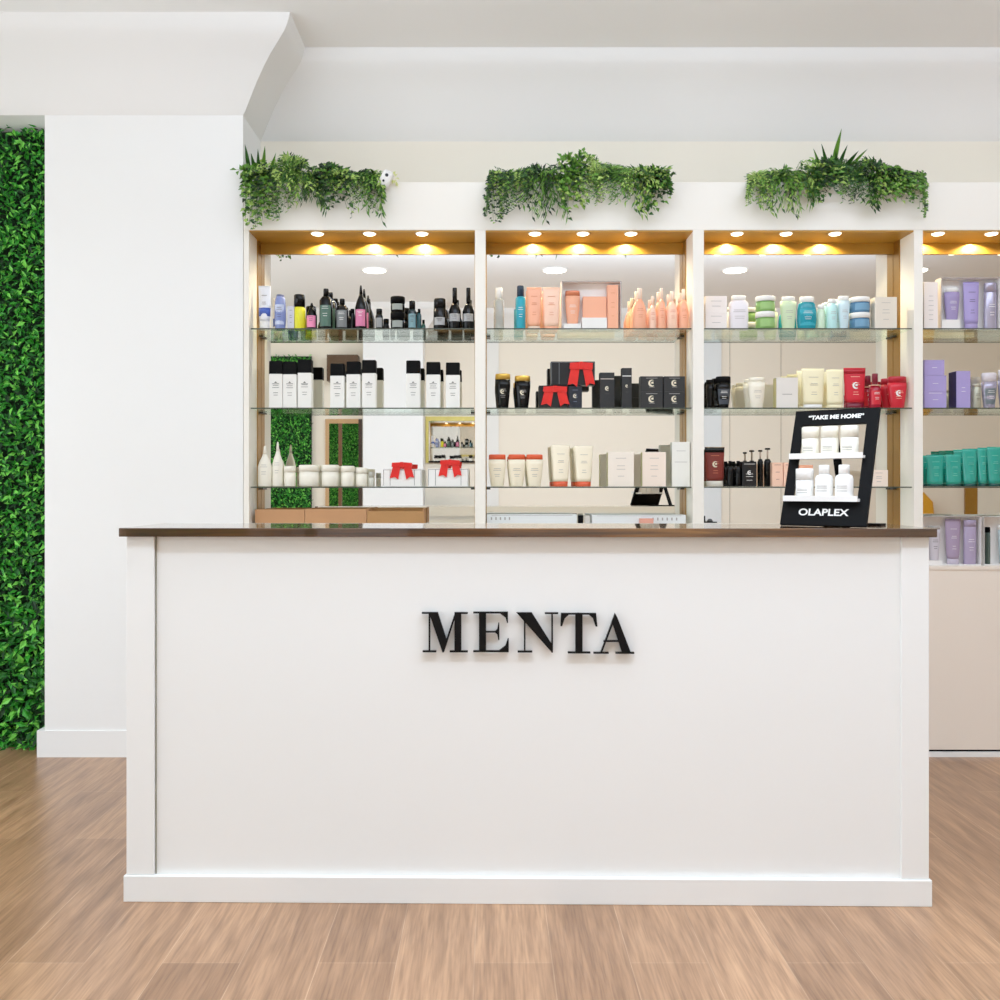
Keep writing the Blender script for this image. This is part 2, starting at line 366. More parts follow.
# letters M E N T A
sign = thing('counter_sign', 'raised black serif letters on the front of the white counter', 'sign', (0.1035, 2.742, 0), ang)
SL = 936/2.752
def lp(p):   # sign drawing units -> local counter x, z
    px = 400 + p[0]/3.846; py = 590 + p[1]/3.846
    return ((px-CX)/SL - 0.1035, EYE - (py-CY)/SL)
letters = {
 'M': [[(85,84),(124,84),(124,90),(85,90)], [(111,88),(117,88),(117,234),(111,234)], [(88,231),(140,231),(140,237),(88,237)],
       [(112,84),(146,84),(180,190),(164,237)], [(162,237),(170,237),(217,92),(211,88)], [(210,84),(236,84),(236,237),(210,237)], [(232,84),(261,84),(261,90),(232,90)], [(192,231),(261,231),(261,237),(192,237)]],
 'E': [[(304,83),(331,83),(331,236),(304,236)], [(282,82),(415,82),(415,88),(282,88)], [(282,230),(418,230),(418,236),(282,236)],
       [(385,88),(415,88),(415,124),(411,124),(406,104)], [(331,156),(376,156),(376,161),(331,161)], [(378,124),(382,124),(382,190),(378,190),(374,168),(366,161),(366,156),(374,148)], [(380,230),(405,212),(414,184),(418,184),(418,230)]],
 'N': [[(447,84),(506,84),(587,212),(587,237),(583,237)], [(476,100),(482,104),(482,234),(476,234)], [(452,231),(508,231),(508,237),(452,237)], [(581,84),(587,84),(587,237),(581,237)], [(556,84),(607,84),(607,90),(556,90)]],
 'T': [[(673,86),(700,86),(700,240),(673,240)], [(618,86),(752,86),(752,92),(618,92)], [(618,90),(650,90),(632,106),(622,136),(616,136)], [(752,90),(722,90),(740,106),(750,137),(757,137)], [(644,234),(730,234),(730,240),(644,240)]],
 'A': [[(824,86),(832,100),(886,240),(852,240),(812,118)], [(818,104),(822,112),(774,238),(768,238)], [(782,190),(845,190),(847,196),(780,196)], [(742,235),(800,235),(800,241),(742,241)], [(826,235),(897,235),(897,241),(826,241)]],
}
for ch, polys in letters.items():
    mb = MB()
    for q, poly in enumerate(polys): mb.prism([lp(p) for p in poly], -0.006 - 0.0001*q, 0.006, M_letter)
    mb.loft([(0,0.001,0.001),(0.0001,0.001,0.001)], M_letter, n=6) if False else None
    # stand-off studs
    xs = [lp(p)[0] for p in polys[1]]; zs = [lp(p)[1] for p in polys[1]]
    x = sum(xs)/len(xs); z = sum(zs)/len(zs); mb.box(x-0.002, x+0.002, 0.006, 0.0117, z-0.002, z+0.002, M_letter)
    mb.build('letter', sign)

# ------------------------------------------------------------------ text helper
def text_mesh(body, size, width=None, bold=0.0):
    cu = bpy.data.curves.new('txt', 'FONT'); cu.body = body; cu.size = size; cu.align_x = 'CENTER'; cu.offset = bold; cu.extrude = 0.0006
    ob = bpy.data.objects.new('txt', cu); C.objects.link(ob)
    bpy.context.view_layer.update()
    me = bpy.data.meshes.new_from_object(ob.evaluated_get(bpy.context.evaluated_depsgraph_get()))
    vs = [v.co.copy() for v in me.vertices]; fs = [tuple(p.vertices) for p in me.polygons]
    bpy.data.objects.remove(ob); bpy.data.curves.remove(cu); bpy.data.meshes.remove(me)
    x0 = min(v.x for v in vs); x1 = max(v.x for v in vs); s = (width/(x1-x0)) if width else 1
    return [Vector(((v.x-(x0+x1)/2)*s, v.y, v.z)) for v in vs], fs

# ------------------------------------------------------------------ display stand on the countertop
th = math.radians(38.4); ph = math.radians(21)
ZT = 1.1003
st = thing('display_stand', 'leaning black tabletop display stand with white lettering and two white shelves', 'display stand', (0.996, 2.812, ZT), -th)
U = Vector((0, math.sin(ph), math.cos(ph))); Nn = Vector((0, -math.cos(ph), math.sin(ph)))
def pl(x, u, o=0.0): return Vector((x, 0, 0)) + U*u + Nn*o
def plate(mb, x0, x1, u0, u1, o0, o1, m):
    k = len(mb.v); mb.v += [tuple(pl(*c)) for c in ((x0,u0,o0),(x1,u0,o0),(x1,u0,o1),(x0,u0,o1),(x0,u1,o0),(x1,u1,o0),(x1,u1,o1),(x0,u1,o1))]
    for f in ((0,3,2,1),(4,5,6,7),(0,1,5,4),(1,2,6,5),(2,3,7,6),(3,0,4,7)):
        mb.f.append(tuple(k+i for i in f)); mb.mi.append(mb.idx(m)); mb.sm.append(False)
W2, LL = 0.129, 0.388
mb = MB()
plate(mb, -W2, W2, 0.005, 0.084, -0.012, 0, M_black); plate(mb, -W2, W2, LL-0.050, LL, -0.012, 0, M_black)
plate(mb, -W2, -W2+0.029, 0.084, LL-0.050, -0.012, 0, M_black); plate(mb, W2-0.034, W2, 0.084, LL-0.050, -0.012, 0, M_black)
mb.build('frame', st)
mb = MB(); mb.loft([(0.0, 0.012, 0.012)] and [(0.0,0.118,0.03,0.0,0.215),(0.006,0.118,0.03,0.0,0.215)], M_black, shape='rect')
mb.build('foot', st)
mb = MB(); k = [pl(-0.012,0.3,-0.012), pl(0.012,0.3,-0.012), Vector((0.012,0.232,0.004)), Vector((-0.012,0.232,0.004)), pl(-0.012,0.29,-0.012), pl(0.012,0.29,-0.012), Vector((0.012,0.222,0.004)), Vector((-0.012,0.222,0.004))]
for f in ((0,1,2,3),(4,7,6,5),(0,3,7,4),(1,5,6,2),(0,4,5,1),(2,6,7,3)): mb.face([k[i] for i in f], M_black)
mb.build('easel_leg', st)
mb = MB(); mb.box(-0.006, 0.006, 0.005, 0.2, 0.0005, 0.006, M_black); mb.build('base_bar', st)
shelf_u = [0.086, 0.226]
for u in shelf_u:
    c = U*u; mb = MB(); mb.box(-W2+0.008, W2-0.026, c.y-0.022, c.y+0.062, c.z-0.004, c.z+0.004, M_white)
    mb.box(-W2+0.008, W2-0.026, c.y-0.026, c.y-0.022, c.z-0.004, c.z+0.013, M_white); mb.build('shelf', st)
for body, size, width, u, b in (('OLAPLEX', 0.030, 0.150, 0.036, 0.0006), ('“TAKE ME HOME”', 0.0185, 0.170, LL-0.032, 0.0006)):
    vs, fs = text_mesh(body, size, width, b)
    mb = MB(); mi = mb.idx(M_white); mb.v = [tuple(pl(v.x, u+v.y, 0.0009+v.z)) for v in vs]; mb.f = fs; mb.mi = [0]*len(fs); mb.sm = [False]*len(fs)
    mb.build('lettering', st, recalc=False)

# ------------------------------------------------------------------ products
def front_lines(mb, xw, y, zs, m, hh=0.0012):
    for (z, w, *cx) in zs:
        c = cx[0] if cx else 0
        mb.face([(c-w*xw, y, z-hh), (c+w*xw, y, z-hh), (c+w*xw, y, z+hh), (c-w*xw, y, z+hh)], m)
def curved(mb, hx, hy, z0, z1, a, m, off=0.0006, e=1.0, n=8, hx1=None, hy1=None):
    hx1 = hx1 or hx; hy1 = hy1 or hy
    def p(t, hx, hy, z):
        c_, s_ = math.cos(t), math.sin(t)
        return ((hx+off)*math.copysign(abs(c_)**e, c_), (hy+off)*math.copysign(abs(s_)**e, s_), z)
    for i in range(n):
        t0 = -math.pi/2 - a + 2*a*i/n; t1 = -math.pi/2 - a + 2*a*(i+1)/n
        mb.face([p(t0, hx, hy, z0), p(t1, hx, hy, z0), p(t1, hx1, hy1, z1), p(t0, hx1, hy1, z1)], m, True)
def dims(px0, px1, top, base_z, Y):
    x = wx((px0+px1)/2, Y); w = (px1-px0)*Y/F; h = wz(top, Y)-base_z
    return x, w, h
def emblem(mb, cx, cz, y, r, m):
    # small crescent shaped mark
    P = []
    for i in range(11):
        t = math.radians(60+24*i); P.append((cx+r*.62*math.cos(t), y, cz+r*.62*math.sin(t)))
    Q = []
    for i in range(11):
        t = math.radians(70+22*i); Q.append((cx+r*.22+r*.5*math.cos(t), y, cz+r*.05+r*.46*math.sin(t)))
    for i in range(10): mb.face([P[i], P[i+1], Q[i+1], Q[i]], m)
    mb.face([(cx-r*.1, y, cz-r*.1), (cx+r*.3, y, cz-r*.1), (cx+r*.3, y, cz+r*.3), (cx-r*.1, y, cz+r*.2)], m)
def bottle(p, base, name, label, cat, body, cap, Y=4.30, group=None, kind='straight', caph=0.25, capw=1.0, sh=0.12, shape='round', d=None, lab=None, pr=M_print, emb=None, dy=None, foot=None, band=None, lines=True, rz=0.0, labz=(0.15, 0.75)):
    x, w, h = dims(p[0], p[1], p[2], base, Y)
    t = thing(name, label, cat, (x, Y, base), rz, group)
    hx = w/2; hy = (d or min(w, 0.058))/2; hb = h*(1-caph); mb = MB()
    if kind == 'straight':
        secs = [(0, hx*.93, hy*.93), (0.004, hx, hy), (hb-h*sh, hx, hy), (hb-h*sh*0.35, hx*(0.5+0.45*capw), hy*(0.5+0.45*capw)), (hb, hx*capw*0.95, hy*capw*0.95)]
    elif kind == 'bain':       # widest near the cap, narrowing to the foot
        secs = [(0, hx*.66, hy*.7), (0.004, hx*.72, hy*.75), (hb*.4, hx*.86, hy*.92), (hb*.8, hx*.985, hy), (hb, hx*.99, hy)]
    elif kind == 'cone':
        secs = [(0, hx*.95, hy*.95), (0.004, hx, hy), (hb*.62, hx, hy), (hb*.8, hx*.72, hy*.75), (hb*.92, hx*.42, hy*.42), (hb, hx*capw, hy*capw)]
    elif kind == 'oval':
        secs = [(0, hx*.8, hy*.85), (0.004, hx*.88, hy*.9), (hb*.35, hx, hy), (hb*.75, hx*.96, hy), (hb*.93, hx*.86, hy*.9), (hb, hx*.7, hy*.8)]
    mb.loft(secs, body, shape=shape); mb.build('body', t)
    mb = MB(); chx = hx*capw; chy = hy*capw
    if kind == 'cone':
        mb.loft([(hb+.0002, chx, chy), (hb+(h-hb)*.5, chx*.8, chy*.8), (h-0.002, chx*.5, chy*.5), (h, chx*.3, chy*.3)], cap)
    else:
        mb.loft([(hb+.0002, chx, chy), (h-0.003, chx*.98, chy*.98), (h, chx*.9, chy*.88)], cap, shape=shape)
    mb.build('cap', t)
    e = 0.6 if shape == 'soft' else 1.0
    if band:
        mb = MB(); mb.loft([(hb-0.004, hx*.99+.0006, hy*.99+.0006), (hb-0.0005, hx*.99+.0006, hy*.99+.0006)], band, shape=shape); mb.build('band', t)
    if lab is not None or lines:
        mb = MB()
        def ext(f):
            z = f*hb
            for q in range(len(secs)-1):
                if secs[q][0] <= z <= secs[q+1][0]:
                    a = (z-secs[q][0])/max(1e-6, secs[q+1][0]-secs[q][0]); return z, secs[q][1]*(1-a)+secs[q+1][1]*a, secs[q][2]*(1-a)+secs[q+1][2]*a
            return z, hx, hy
        if lab is not None:
            za, xa, ya = ext(labz[0]); zb, xb, yb = ext(labz[1])
            if shape == 'rect': mb.face([(-xa*.86, -ya-.0005, za), (xa*.86, -ya-.0005, za), (xb*.86, -yb-.0005, zb), (-xb*.86, -yb-.0005, zb)], lab)
            else: curved(mb, xa, ya, za, zb, 0.95, lab, e=e, hx1=xb, hy1=yb)
        if lines:
            for f, aa in ((0.66, 0.42), (0.6, 0.5), (0.45, 0.35), (0.38, 0.3)):
                if f > labz[1]-0.03: f = labz[1]-0.06
                z, a_, b_ = ext(f)
                if shape == 'rect': front_lines(mb, a_, -b_-.0011, [(z, aa)], pr, 0.0009)
                else: curved(mb, a_, b_, z-.0009, z+.0009, aa, pr, off=0.0012, e=e, n=5)
        if emb is not None:
            z, a_, b_ = ext(0.58); emblem(mb, -.03*a_, z, -b_*0.985-.0014, a_*.55, emb)
        mb.build('printed_label', t)
    return t
def tube(p, base, name, label, body, cap, Y=4.30, group=None, caph=0.1, capw=0.72, d=0.04, pr=M_print, band=None, emb=None, cat='tube', low=None):
    x, w, h = dims(p[0], p[1], p[2], base, Y)
    t = thing(name, label, cat, (x, Y, base), 0, group); hx = w/2; hc = h*caph
    mb = MB(); mb.loft([(0, hx*capw*.94, d/2*.94), (0.002, hx*capw, d/2), (hc, hx*capw, d/2)], cap); mb.build('cap', t)
    mb = MB(); mb.loft([(hc+.0002, hx*capw*1.0, d/2), (hc+h*.1, hx*(capw+.08), d/2*.98), (h*.6, hx*.93, d/2*.62), (h*.93, hx*.995, 0.004), (h, hx, 0.002)], body); mb.build('body', t)
    mb = MB()
    for f, a in ((.78, .42), (.62, .3), (.58, .36), (.4, .22), (.34, .26)):
        yy = -(d/2*(1-f*.62)+0.002 if f < .6 else d/2*.62*(1-(f-.6)/.33)+.0045); front_lines(mb, hx, yy, [(h*f, a)], pr, 0.0009)
    if emb is not None: emblem(mb, 0, h*.56, -(d/2*.62+.004), hx*.5, emb)
    mb.build('printed_text', t)
    if low is not None:
        mb = MB(); mb.loft([(h*.305, hx*.885+.0006, d/2*.93+.0006), (h*.5, hx*.925+.0006, d/2*.74+.0006)], low); mb.build('blue_band', t)
    if band is not None:
        mb = MB(); mb.loft([(h*.86, hx*.985, 0.0075), (h*.99, hx*1.006, 0.0035)], band); mb.build('top_band', t)
    return t
def jar(p, base, name, label, body, lid, Y=4.30, group=None, lidh=0.38, lab=None, r=1.0, cat='jar', z0=None, botz=None):
    x, w, h = dims(p[0], p[1], p[2], base, Y)
    if z0 is not None: h = wz(p[2], Y)-z0
    t = thing(name, label, cat, (x, Y, base if z0 is None else z0), 0, group); hx = w/2; hb = h*(1-lidh); hy = min(hx, 0.045)
    mb = MB(); mb.loft([(0, hx*.86, hy*.86), (0.004, hx*.95, hy*.95), (hb*.6, hx*.97, hy*.97), (hb, hx*.94, hy*.94)], body, n=28); mb.build('body', t)
    mb = MB(); mb.loft([(hb+.0002, hx, hy), (h-.004, hx, hy), (h-.001, hx*.96, hy*.96), (h, hx*.88, hy*.88)], lid, n=28); mb.build('lid', t)
    if lab:
        mb = MB(); curved(mb, hx*.97, hy*.97, hb*.2, hb*.85, .8, lab); mb.build('printed_label', t)
    return t
def carton(p, base, name, label, col, Y=4.29, group=None, d=0.05, pr=M_print, lines=((.82,.4),(.6,.3),(.5,.34),(.3,.25)), side=None, cat='box', emb=None, z0=None, band=None, rz=0.0):
    z0 = base if z0 is None else z0
    Yf = Y-d/2; x = wx((p[0]+p[1])/2, Yf); w = (p[1]-p[0])*Yf/F; h = wz(p[2], Yf)-z0; hx = w/2
    mb = MB(); mb.loft([(0, hx, d/2), (h, hx, d/2)], col, shape='rect', ch=0.04)
    if side is not None: mb.face([(-hx-.0004, -d/2+.002, 0.001), (-hx-.0004, d/2-.002, 0.001), (-hx-.0004, d/2-.002, h-.001), (-hx-.0004, -d/2+.002, h-.001)], side)
    front_lines(mb, hx, -d/2-.0006, [(h*f, a) for f, a in lines], pr, 0.0009)
    if band is not None: front_lines(mb, hx, -d/2-.0007, [(h*band[0], .92)], band[1], 0.0016)
    if emb is not None: emblem(mb, 0, h*.55, -d/2-.0009, hx*.5, emb)
    o = mb.build(name); o.location = (x, Y, z0); o.rotation_euler = (0, 0, rz); tag(o, label, cat, group); return o
def bow(mb, w, h, y):
    # front-view polygons in a w x h box, centred, top at z=0
    q = lambda pts: [(a*w/2, -b*h) for a, b in pts]
    mb.prism(q([(-.82,.04),(-.2,.02),(.05,.12),(-.1,.3),(-.86,.28)]), y-.010, y-.002, M_red)
    mb.prism(q([(.86,.05),(.2,.02),(-.05,.12),(.1,.3),(.84,.3)]), y-.011, y-.002, M_red)
    mb.prism(q([(-.14,.0),(.14,.0),(.16,.3),(-.16,.3)]), y-.015, y-.001, M_red)
    mb.prism(q([(-.72,.15),(-.1,.18),(-.3,1.0),(-.6,.86),(-1.0,.93)]), y-.006, y-.0005, M_red)
    mb.prism(q([(.72,.15),(.1,.18),(.38,1.0),(.66,.85),(1.02,.9)]), y-.007, y-.0005, M_red)

GB = 'glass shelf'
# ---- bay 1, top shelf
z = SH[0]+.0004
tube((258.5, 271, 286), z, 'tube', 'white tube fading to blue at the foot, leftmost on the left bay top shelf', mat('tube_white_blue', (236, 240, 248), .35), M_white, band=None, capw=.8, caph=.2, low=rgb(70, 100, 190))
o = MB(); 
bottle((274.5, 286, 295), z, 'bottle', 'periwinkle blue translucent bottle beside the white and blue tube', 'bottle', rgb(128, 142, 196, rough=.2), rgb(96, 104, 140, rough=.3), kind='oval', caph=.06, capw=.7, lab=rgb(196, 206, 232), shape='round')
carton((287.5, 294, 306), z, 'small_carton', 'small pale lavender grey carton left of the yellow bottle', rgb(200, 200, 214), d=.03)
bottle((293.5, 305.5, 295), z, 'bottle', 'bright yellow bottle with a large black cap', 'bottle', rgb(228, 222, 44), M_blackg, caph=.36, capw=.92, sh=.04, lines=False, shape='round')
bottle((306.5, 317, 303), z, 'bottle', 'small black bottle with a pink label beside the yellow bottle', 'bottle', M_blackg, M_blackg, kind='cone', caph=.15, capw=.35, lab=rgb(240, 140, 180), labz=(.1,.6))
bottle((320, 333, 289.5), z, 'bottle', 'tall black bottle with a dark green label near the pink label bottle', 'bottle', M_blackg, M_blackg, caph=.17, capw=.42, sh=.12, lab=rgb(74, 106, 92), pr=M_white, labz=(.08,.7), shape='round')
bottle((336, 348.5, 299), z, 'bottle', 'squat black bottle with a grey label and narrow cap', 'bottle', M_blackg, M_blackg, caph=.18, capw=.42, sh=.12, lab=rgb(120, 124, 124), pr=M_white, labz=(.08,.75))
bottle((350, 355, 309), z, 'bottle', 'thin low black bottle left of the cone shaped bottle', 'bottle', M_blackg, M_black, caph=.2, capw=.8, lines=False)
bottle((355.5, 367, 286), z, 'bottle', 'black cone necked bottle with a pink label, tallest in its cluster', 'bottle', M_blackg, M_blackg, kind='cone', caph=.2, capw=.3, lab=rgb(214, 120, 158), labz=(.08,.55), pr=M_white)
bottle((375.5, 383, 309), z, 'bottle', 'narrow black bottle with a silver front beside a small black jar', 'bottle', M_blackg, M_blackg, caph=.25, capw=.8, lab=rgb(150, 150, 150), lines=False)
jar((383.5, 389, 319), z, 'jar', 'tiny black jar between the narrow bottle and the stacked jars', M_blackg, M_black)
jar((390.5, 405, 312.5), z, 'jar', 'black jar with grey label, lower of the stacked pair in the left bay', M_blackg, M_black, lidh=.42, lab=rgb(150, 156, 150))
jar((390.5, 405, 297), z, 'jar', 'black jar with grey label, upper of the stacked pair in the left bay', M_blackg, M_black, lidh=.42, lab=rgb(150, 156, 150), z0=wz(312.5, 4.30)+.0005)
bottle((408, 416.5, 301), z, 'bottle', 'black capped bottle with a grey blue label right of the stacked jars', 'bottle', rgb(20, 40, 44, rough=.2), M_blackg, caph=.28, capw=.72, lab=rgb(120, 156, 164), labz=(.1,.75))
bottle((416.8, 421.5, 309), z, 'bottle', 'slim dark teal bottle beside the grey blue labelled bottle', 'bottle', rgb(24, 70, 76, rough=.2), M_blackg, caph=.2, capw=.6, lines=False)
bottle((433.5, 446, 299), z, 'bottle', 'wide black bottle with a grey label left of the two long necked bottles', 'bottle', M_blackg, M_blackg, caph=.3, capw=.96, sh=.03, lab=rgb(170, 170, 170), labz=(.2,.55))
for i, (a, b) in enumerate(((448.5, 461), (462.5, 474.3))):
    bottle((a, b, 288), z, 'bottle', ('left' if i == 0 else 'right')+' long necked black bottle with grey label at right end of left bay', 'bottle', M_blackg, M_blackg, caph=.36, capw=.38, sh=.2, lab=rgb(170, 170, 170), labz=(.3,.58), group='long necked black bottles')
# ---- bay 1, middle shelf
z = SH[1]+.0004
ow = ['first', 'second', 'third', 'fourth', 'fifth', 'sixth', 'seventh', 'eighth', 'ninth']
wb = [(270, 283.5, 361.5), (284, 297.5, 362), (298.5, 312.5, 360), (331, 345, 364), (347, 361, 362), (362.5, 376.5, 360.5), (406.5, 420.5, 361), (426.5, 440.5, 362.5), (446, 460, 363)]
for i, q in enumerate(wb):
    t_ = bottle(q, z, 'bottle', 'white bottle with square black cap, %s from left on the left bay middle shelf' % ow[i], 'bottle', mat('bottle_white', (240, 238, 232), .35), M_black, kind='straight', caph=.275, capw=1.0, sh=0.005, shape='rect', d=.045, group='white bottles with black caps', labz=(.15,.95))
    mb = MB(); w = (q[1]-q[0])*4.3/F/2; mb.prism([(-.2*w, .116), (.0*w, .122), (.2*w, .116)], -.0240, -.0230, M_print)
    front_lines(mb, w, -.0240, [(.111, .5)], M_print, .0012); mb.build('emblem', t_)
# ---- bay 1, bottom shelf
z = SH[2]+.0004
M_ivory = mat('ivory_plastic', (244, 239, 224), .4)
bottle((258, 272, 446), z, 'bottle', 'ivory bottle with pointed nozzle, leftmost on the left bay bottom shelf', 'bottle', M_ivory, M_ivory, kind='cone', caph=.2, capw=.28, pr=M_gray)
bottle((272.5, 283, 442), z, 'bottle', 'slimmer ivory bottle with pointed nozzle, second on the left bay bottom shelf', 'bottle', M_ivory, M_ivory, kind='cone', caph=.2, capw=.28, pr=M_gray)
for i, (a, b, tp) in enumerate(((284, 296, 466), (299, 319.5, 465), (321.5, 339, 465), (341, 354.5, 466), (356, 367.5, 468))):
    jar((a, b, tp), z, 'jar', 'ivory white lidded jar, %s jar from left on the left bay bottom shelf' % ow[i], M_ivory, M_ivory, group='ivory jars on the left bay bottom shelf', lidh=.3)
jar((368.5, 374, 472), z, 'jar', 'tiny pale grey jar right of the row of ivory jars', rgb(214, 212, 200), rgb(190, 188, 178))
def bowbox(p, base, label, col, bw, Y=4.31, d=.06, edge=M_print, z0=None, emb=False, group=None):
    Yf = Y-d/2; x = wx((p[0]+p[1])/2, Yf); w = (p[1]-p[0])*Yf/F; z0 = base if z0 is None else z0; h = wz(p[2], Yf)-z0
    t = thing('gift_box', label, 'gift box', (x, Y, z0), 0, group)
    mb = MB(); mb.loft([(0, w/2, d/2), (h, w/2, d/2)], col, shape='rect', ch=.04)
    mb.build('box', t)
    mb = MB()
    e = edge
    for (x0, x1, za, zb) in ((-w/2+.002, w/2-.002, h-.005, h-.0035), (-w/2+.002, -w/2+.0035, .004, h-.004), (w/2-.0035, w/2-.002, .004, h-.004), (-w*.32, -w*.31, .004, h-.005), (w*.31, w*.32, .004, h-.005)):
        mb.face([(x0, -d/2-.0006, za), (x1, -d/2-.0006, za), (x1, -d/2-.0006, zb), (x0, -d/2-.0006, zb)], e)
    mb.build('printed_border', t)
    mb = MB(); bwid = (bw[1]-bw[0])*Yf/F; bh = (bw[3]-bw[2])*Yf/F
    bow(mb, bwid, bh, 0); o = mb.build('ribbon_bow', t); o.location = (wx((bw[0]+bw[1])/2, Yf)-x, -d/2-.0008, wz(bw[2], Yf)-z0)
    return t
bowbox((383, 421.5, 469), z, 'low white gift box with a red bow, left one on the bottom shelf', mat('box_white', (242, 240, 236), .5), (390, 414, 462, 479.5))
bowbox((428, 468.5, 468.5), z, 'low white gift box with a red bow, right one on the bottom shelf', mat('box_white', (242, 240, 236), .5), (438.5, 461.5, 459.5, 477.5))
# ---- bottom of bay 1: shallow cardboard trays on tall cartons standing on the base cabinet
zc = 0.8624
def tray_box(p, label, open_=False):
    Y = 4.335; d = .15; Yf = Y-d/2; x = wx((p[0]+p[1])/2, Yf); w = (p[1]-p[0])*Yf/F; zt = wz(p[2], Yf); zb = wz(524, Yf); hx = w/2
    t = thing('cardboard_box', label, 'box', (x, Y, zc))
    mb = MB(); mb.box(-hx, hx, -d/2, d/2, 0, zb-zc-.002, rgb(226, 216, 208, rough=.7)); mb.build('carton_base', t, bevel=.001)
    mb = MB(); a, b = zb-zc-.0018, zt-zc
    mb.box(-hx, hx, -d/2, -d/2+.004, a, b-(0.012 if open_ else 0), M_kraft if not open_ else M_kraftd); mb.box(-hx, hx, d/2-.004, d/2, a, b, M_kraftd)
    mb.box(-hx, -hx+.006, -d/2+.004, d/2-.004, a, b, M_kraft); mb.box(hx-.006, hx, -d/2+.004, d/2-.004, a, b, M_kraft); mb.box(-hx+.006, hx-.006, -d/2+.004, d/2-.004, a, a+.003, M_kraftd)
    mb.build('kraft_tray', t, bevel=.0008)
tray_box((255, 304.5, 509.5), 'brown kraft cardboard box at the left foot of the left bay')
tray_box((305, 366.5, 509), 'brown kraft cardboard box between two others behind the counter')
tray_box((367, 424, 508.5), 'open tan cardboard tray, rightmost of three behind the counter', True)
# ---- bay 2, top shelf
z = SH[0]+.0004
M_peach = mat('peach_plastic', (246, 176, 142), .35); M_peachl = mat('pale_peach', (248, 204, 178), .35); M_copper = mat('copper_cap', (214, 128, 92), .3, metal=.4)
M_pump = mat('pale_pump', (250, 226, 206), .3)
bottle((494, 504, 288), z, 'bottle', 'clear glass bottle with a white cap at left of the second bay top shelf', 'bottle', mat('frosted_clear', (206, 206, 198), .15, trans=.35), M_white, caph=.27, capw=.7, sh=.05, pr=M_gray)
bottle((515.5, 525.5, 286), z, 'bottle', 'slim teal bottle with a dark navy cap in the second bay', 'bottle', rgb(36, 158, 178, rough=.3), rgb(26, 48, 70, rough=.3), caph=.25, capw=.72, sh=.03, pr=M_white)
tube((526.5, 541.5, 288), z, 'tube', 'peach tube with pale foot beside the teal bottle', M_peach, mat('pale_foot', (240, 214, 190), .4), caph=.07, capw=.8, pr=M_copper)
tube((542.5, 560, 288), z, 'tube', 'wide peach tube with pale foot left of the peach gift set', M_peachl, M_peach, caph=.07, capw=.82, pr=M_copper, d=.034)
def gift_set(p, base, label, frame, Y=4.32, d=.056, cat='gift set', ins=()):
    Yf = Y-d/2; x = wx((p[0]+p[1])/2, Yf); w = (p[1]-p[0])*Yf/F; h = wz(p[2], Yf)-base; hx = w/2
    t = thing('gift_set_box', label, cat, (x, Y, base))
    mw = mat('gift_card_white', (240, 236, 232), .5)
    mb = MB(); mb.box(-hx, hx, d/2-.006, d/2, 0, h, mw); mb.box(-hx, -hx+.004, -d/2, d/2-.006, 0, h, mw); mb.box(hx-.004, hx, -d/2, d/2-.006, 0, h, mw)
    mb.box(-hx+.004, hx-.004, -d/2, d/2-.006, 0, .004, mw); mb.box(-hx+.004, hx-.004, -d/2, d/2-.006, h-.004, h, mw)
    mb.build('open_box', t)
    for (a, b, py) in ins:
        mi_ = MB(); mi_.box(wx(a, Yf)-x, wx(b, Yf)-x, -d/2+.002, d/2-.0065, .0042, wz(py, Yf)-base, mw); mi_.build('insert_block', t)
    mb = MB(); yy = -d/2-.0015
    mb.box(-hx, hx, yy, -d/2, h-.0035, h, frame); mb.box(hx-.003, hx, yy, -d/2, 0, h-.0035, frame); mb.box(-hx, -hx+.002, yy, -d/2, 0, h-.0035, frame)
    mb.build('border', t)
    return Yf
gf = mat('gift_border_grey', (168, 160, 156), .5)
gift_set((561.5, 621.5, 281), z, 'open white gift set box holding peach products in the second bay', gf, ins=((563.5, 581, 323.5), (582, 607, 317.5)))
zi = z+.0044
bottle((565, 580, 291), wz(323.5, 4.292)+.0005, 'bottle', 'peach bottle with copper cap inside the white gift set box', 'bottle', M_peach, M_copper, Y=4.315, kind='bain', caph=.16, capw=.98, d=.034, pr=M_white)
carton((583, 606.5, 296.5), wz(317.5, 4.292)+.0005, 'gift_carton', 'square peach carton standing in the middle of the gift set', M_peach, Y=4.32, d=.03, lines=(), pr=M_copper)
carton((607.5, 618.3, 285), zi, 'gift_carton', 'tall narrow peach carton inside the right end of the gift set', M_peach, Y=4.315, d=.035, pr=M_copper)
for i, (a, b, tp) in enumerate(((632.5, 646, 289), (648, 656, 297), (656.5, 665.5, 289), (666, 677, 292), (677.8, 688, 290))):
    bottle((a, b, tp), z, 'pump_bottle', ('peach pump bottle, %s from left in the row right of the gift set' % ow[i]), 'bottle', M_peach if i % 2 == 0 else M_peachl, M_pump, kind='straight', caph=.26, capw=.36, sh=.3, pr=M_copper, group='peach pump bottles')
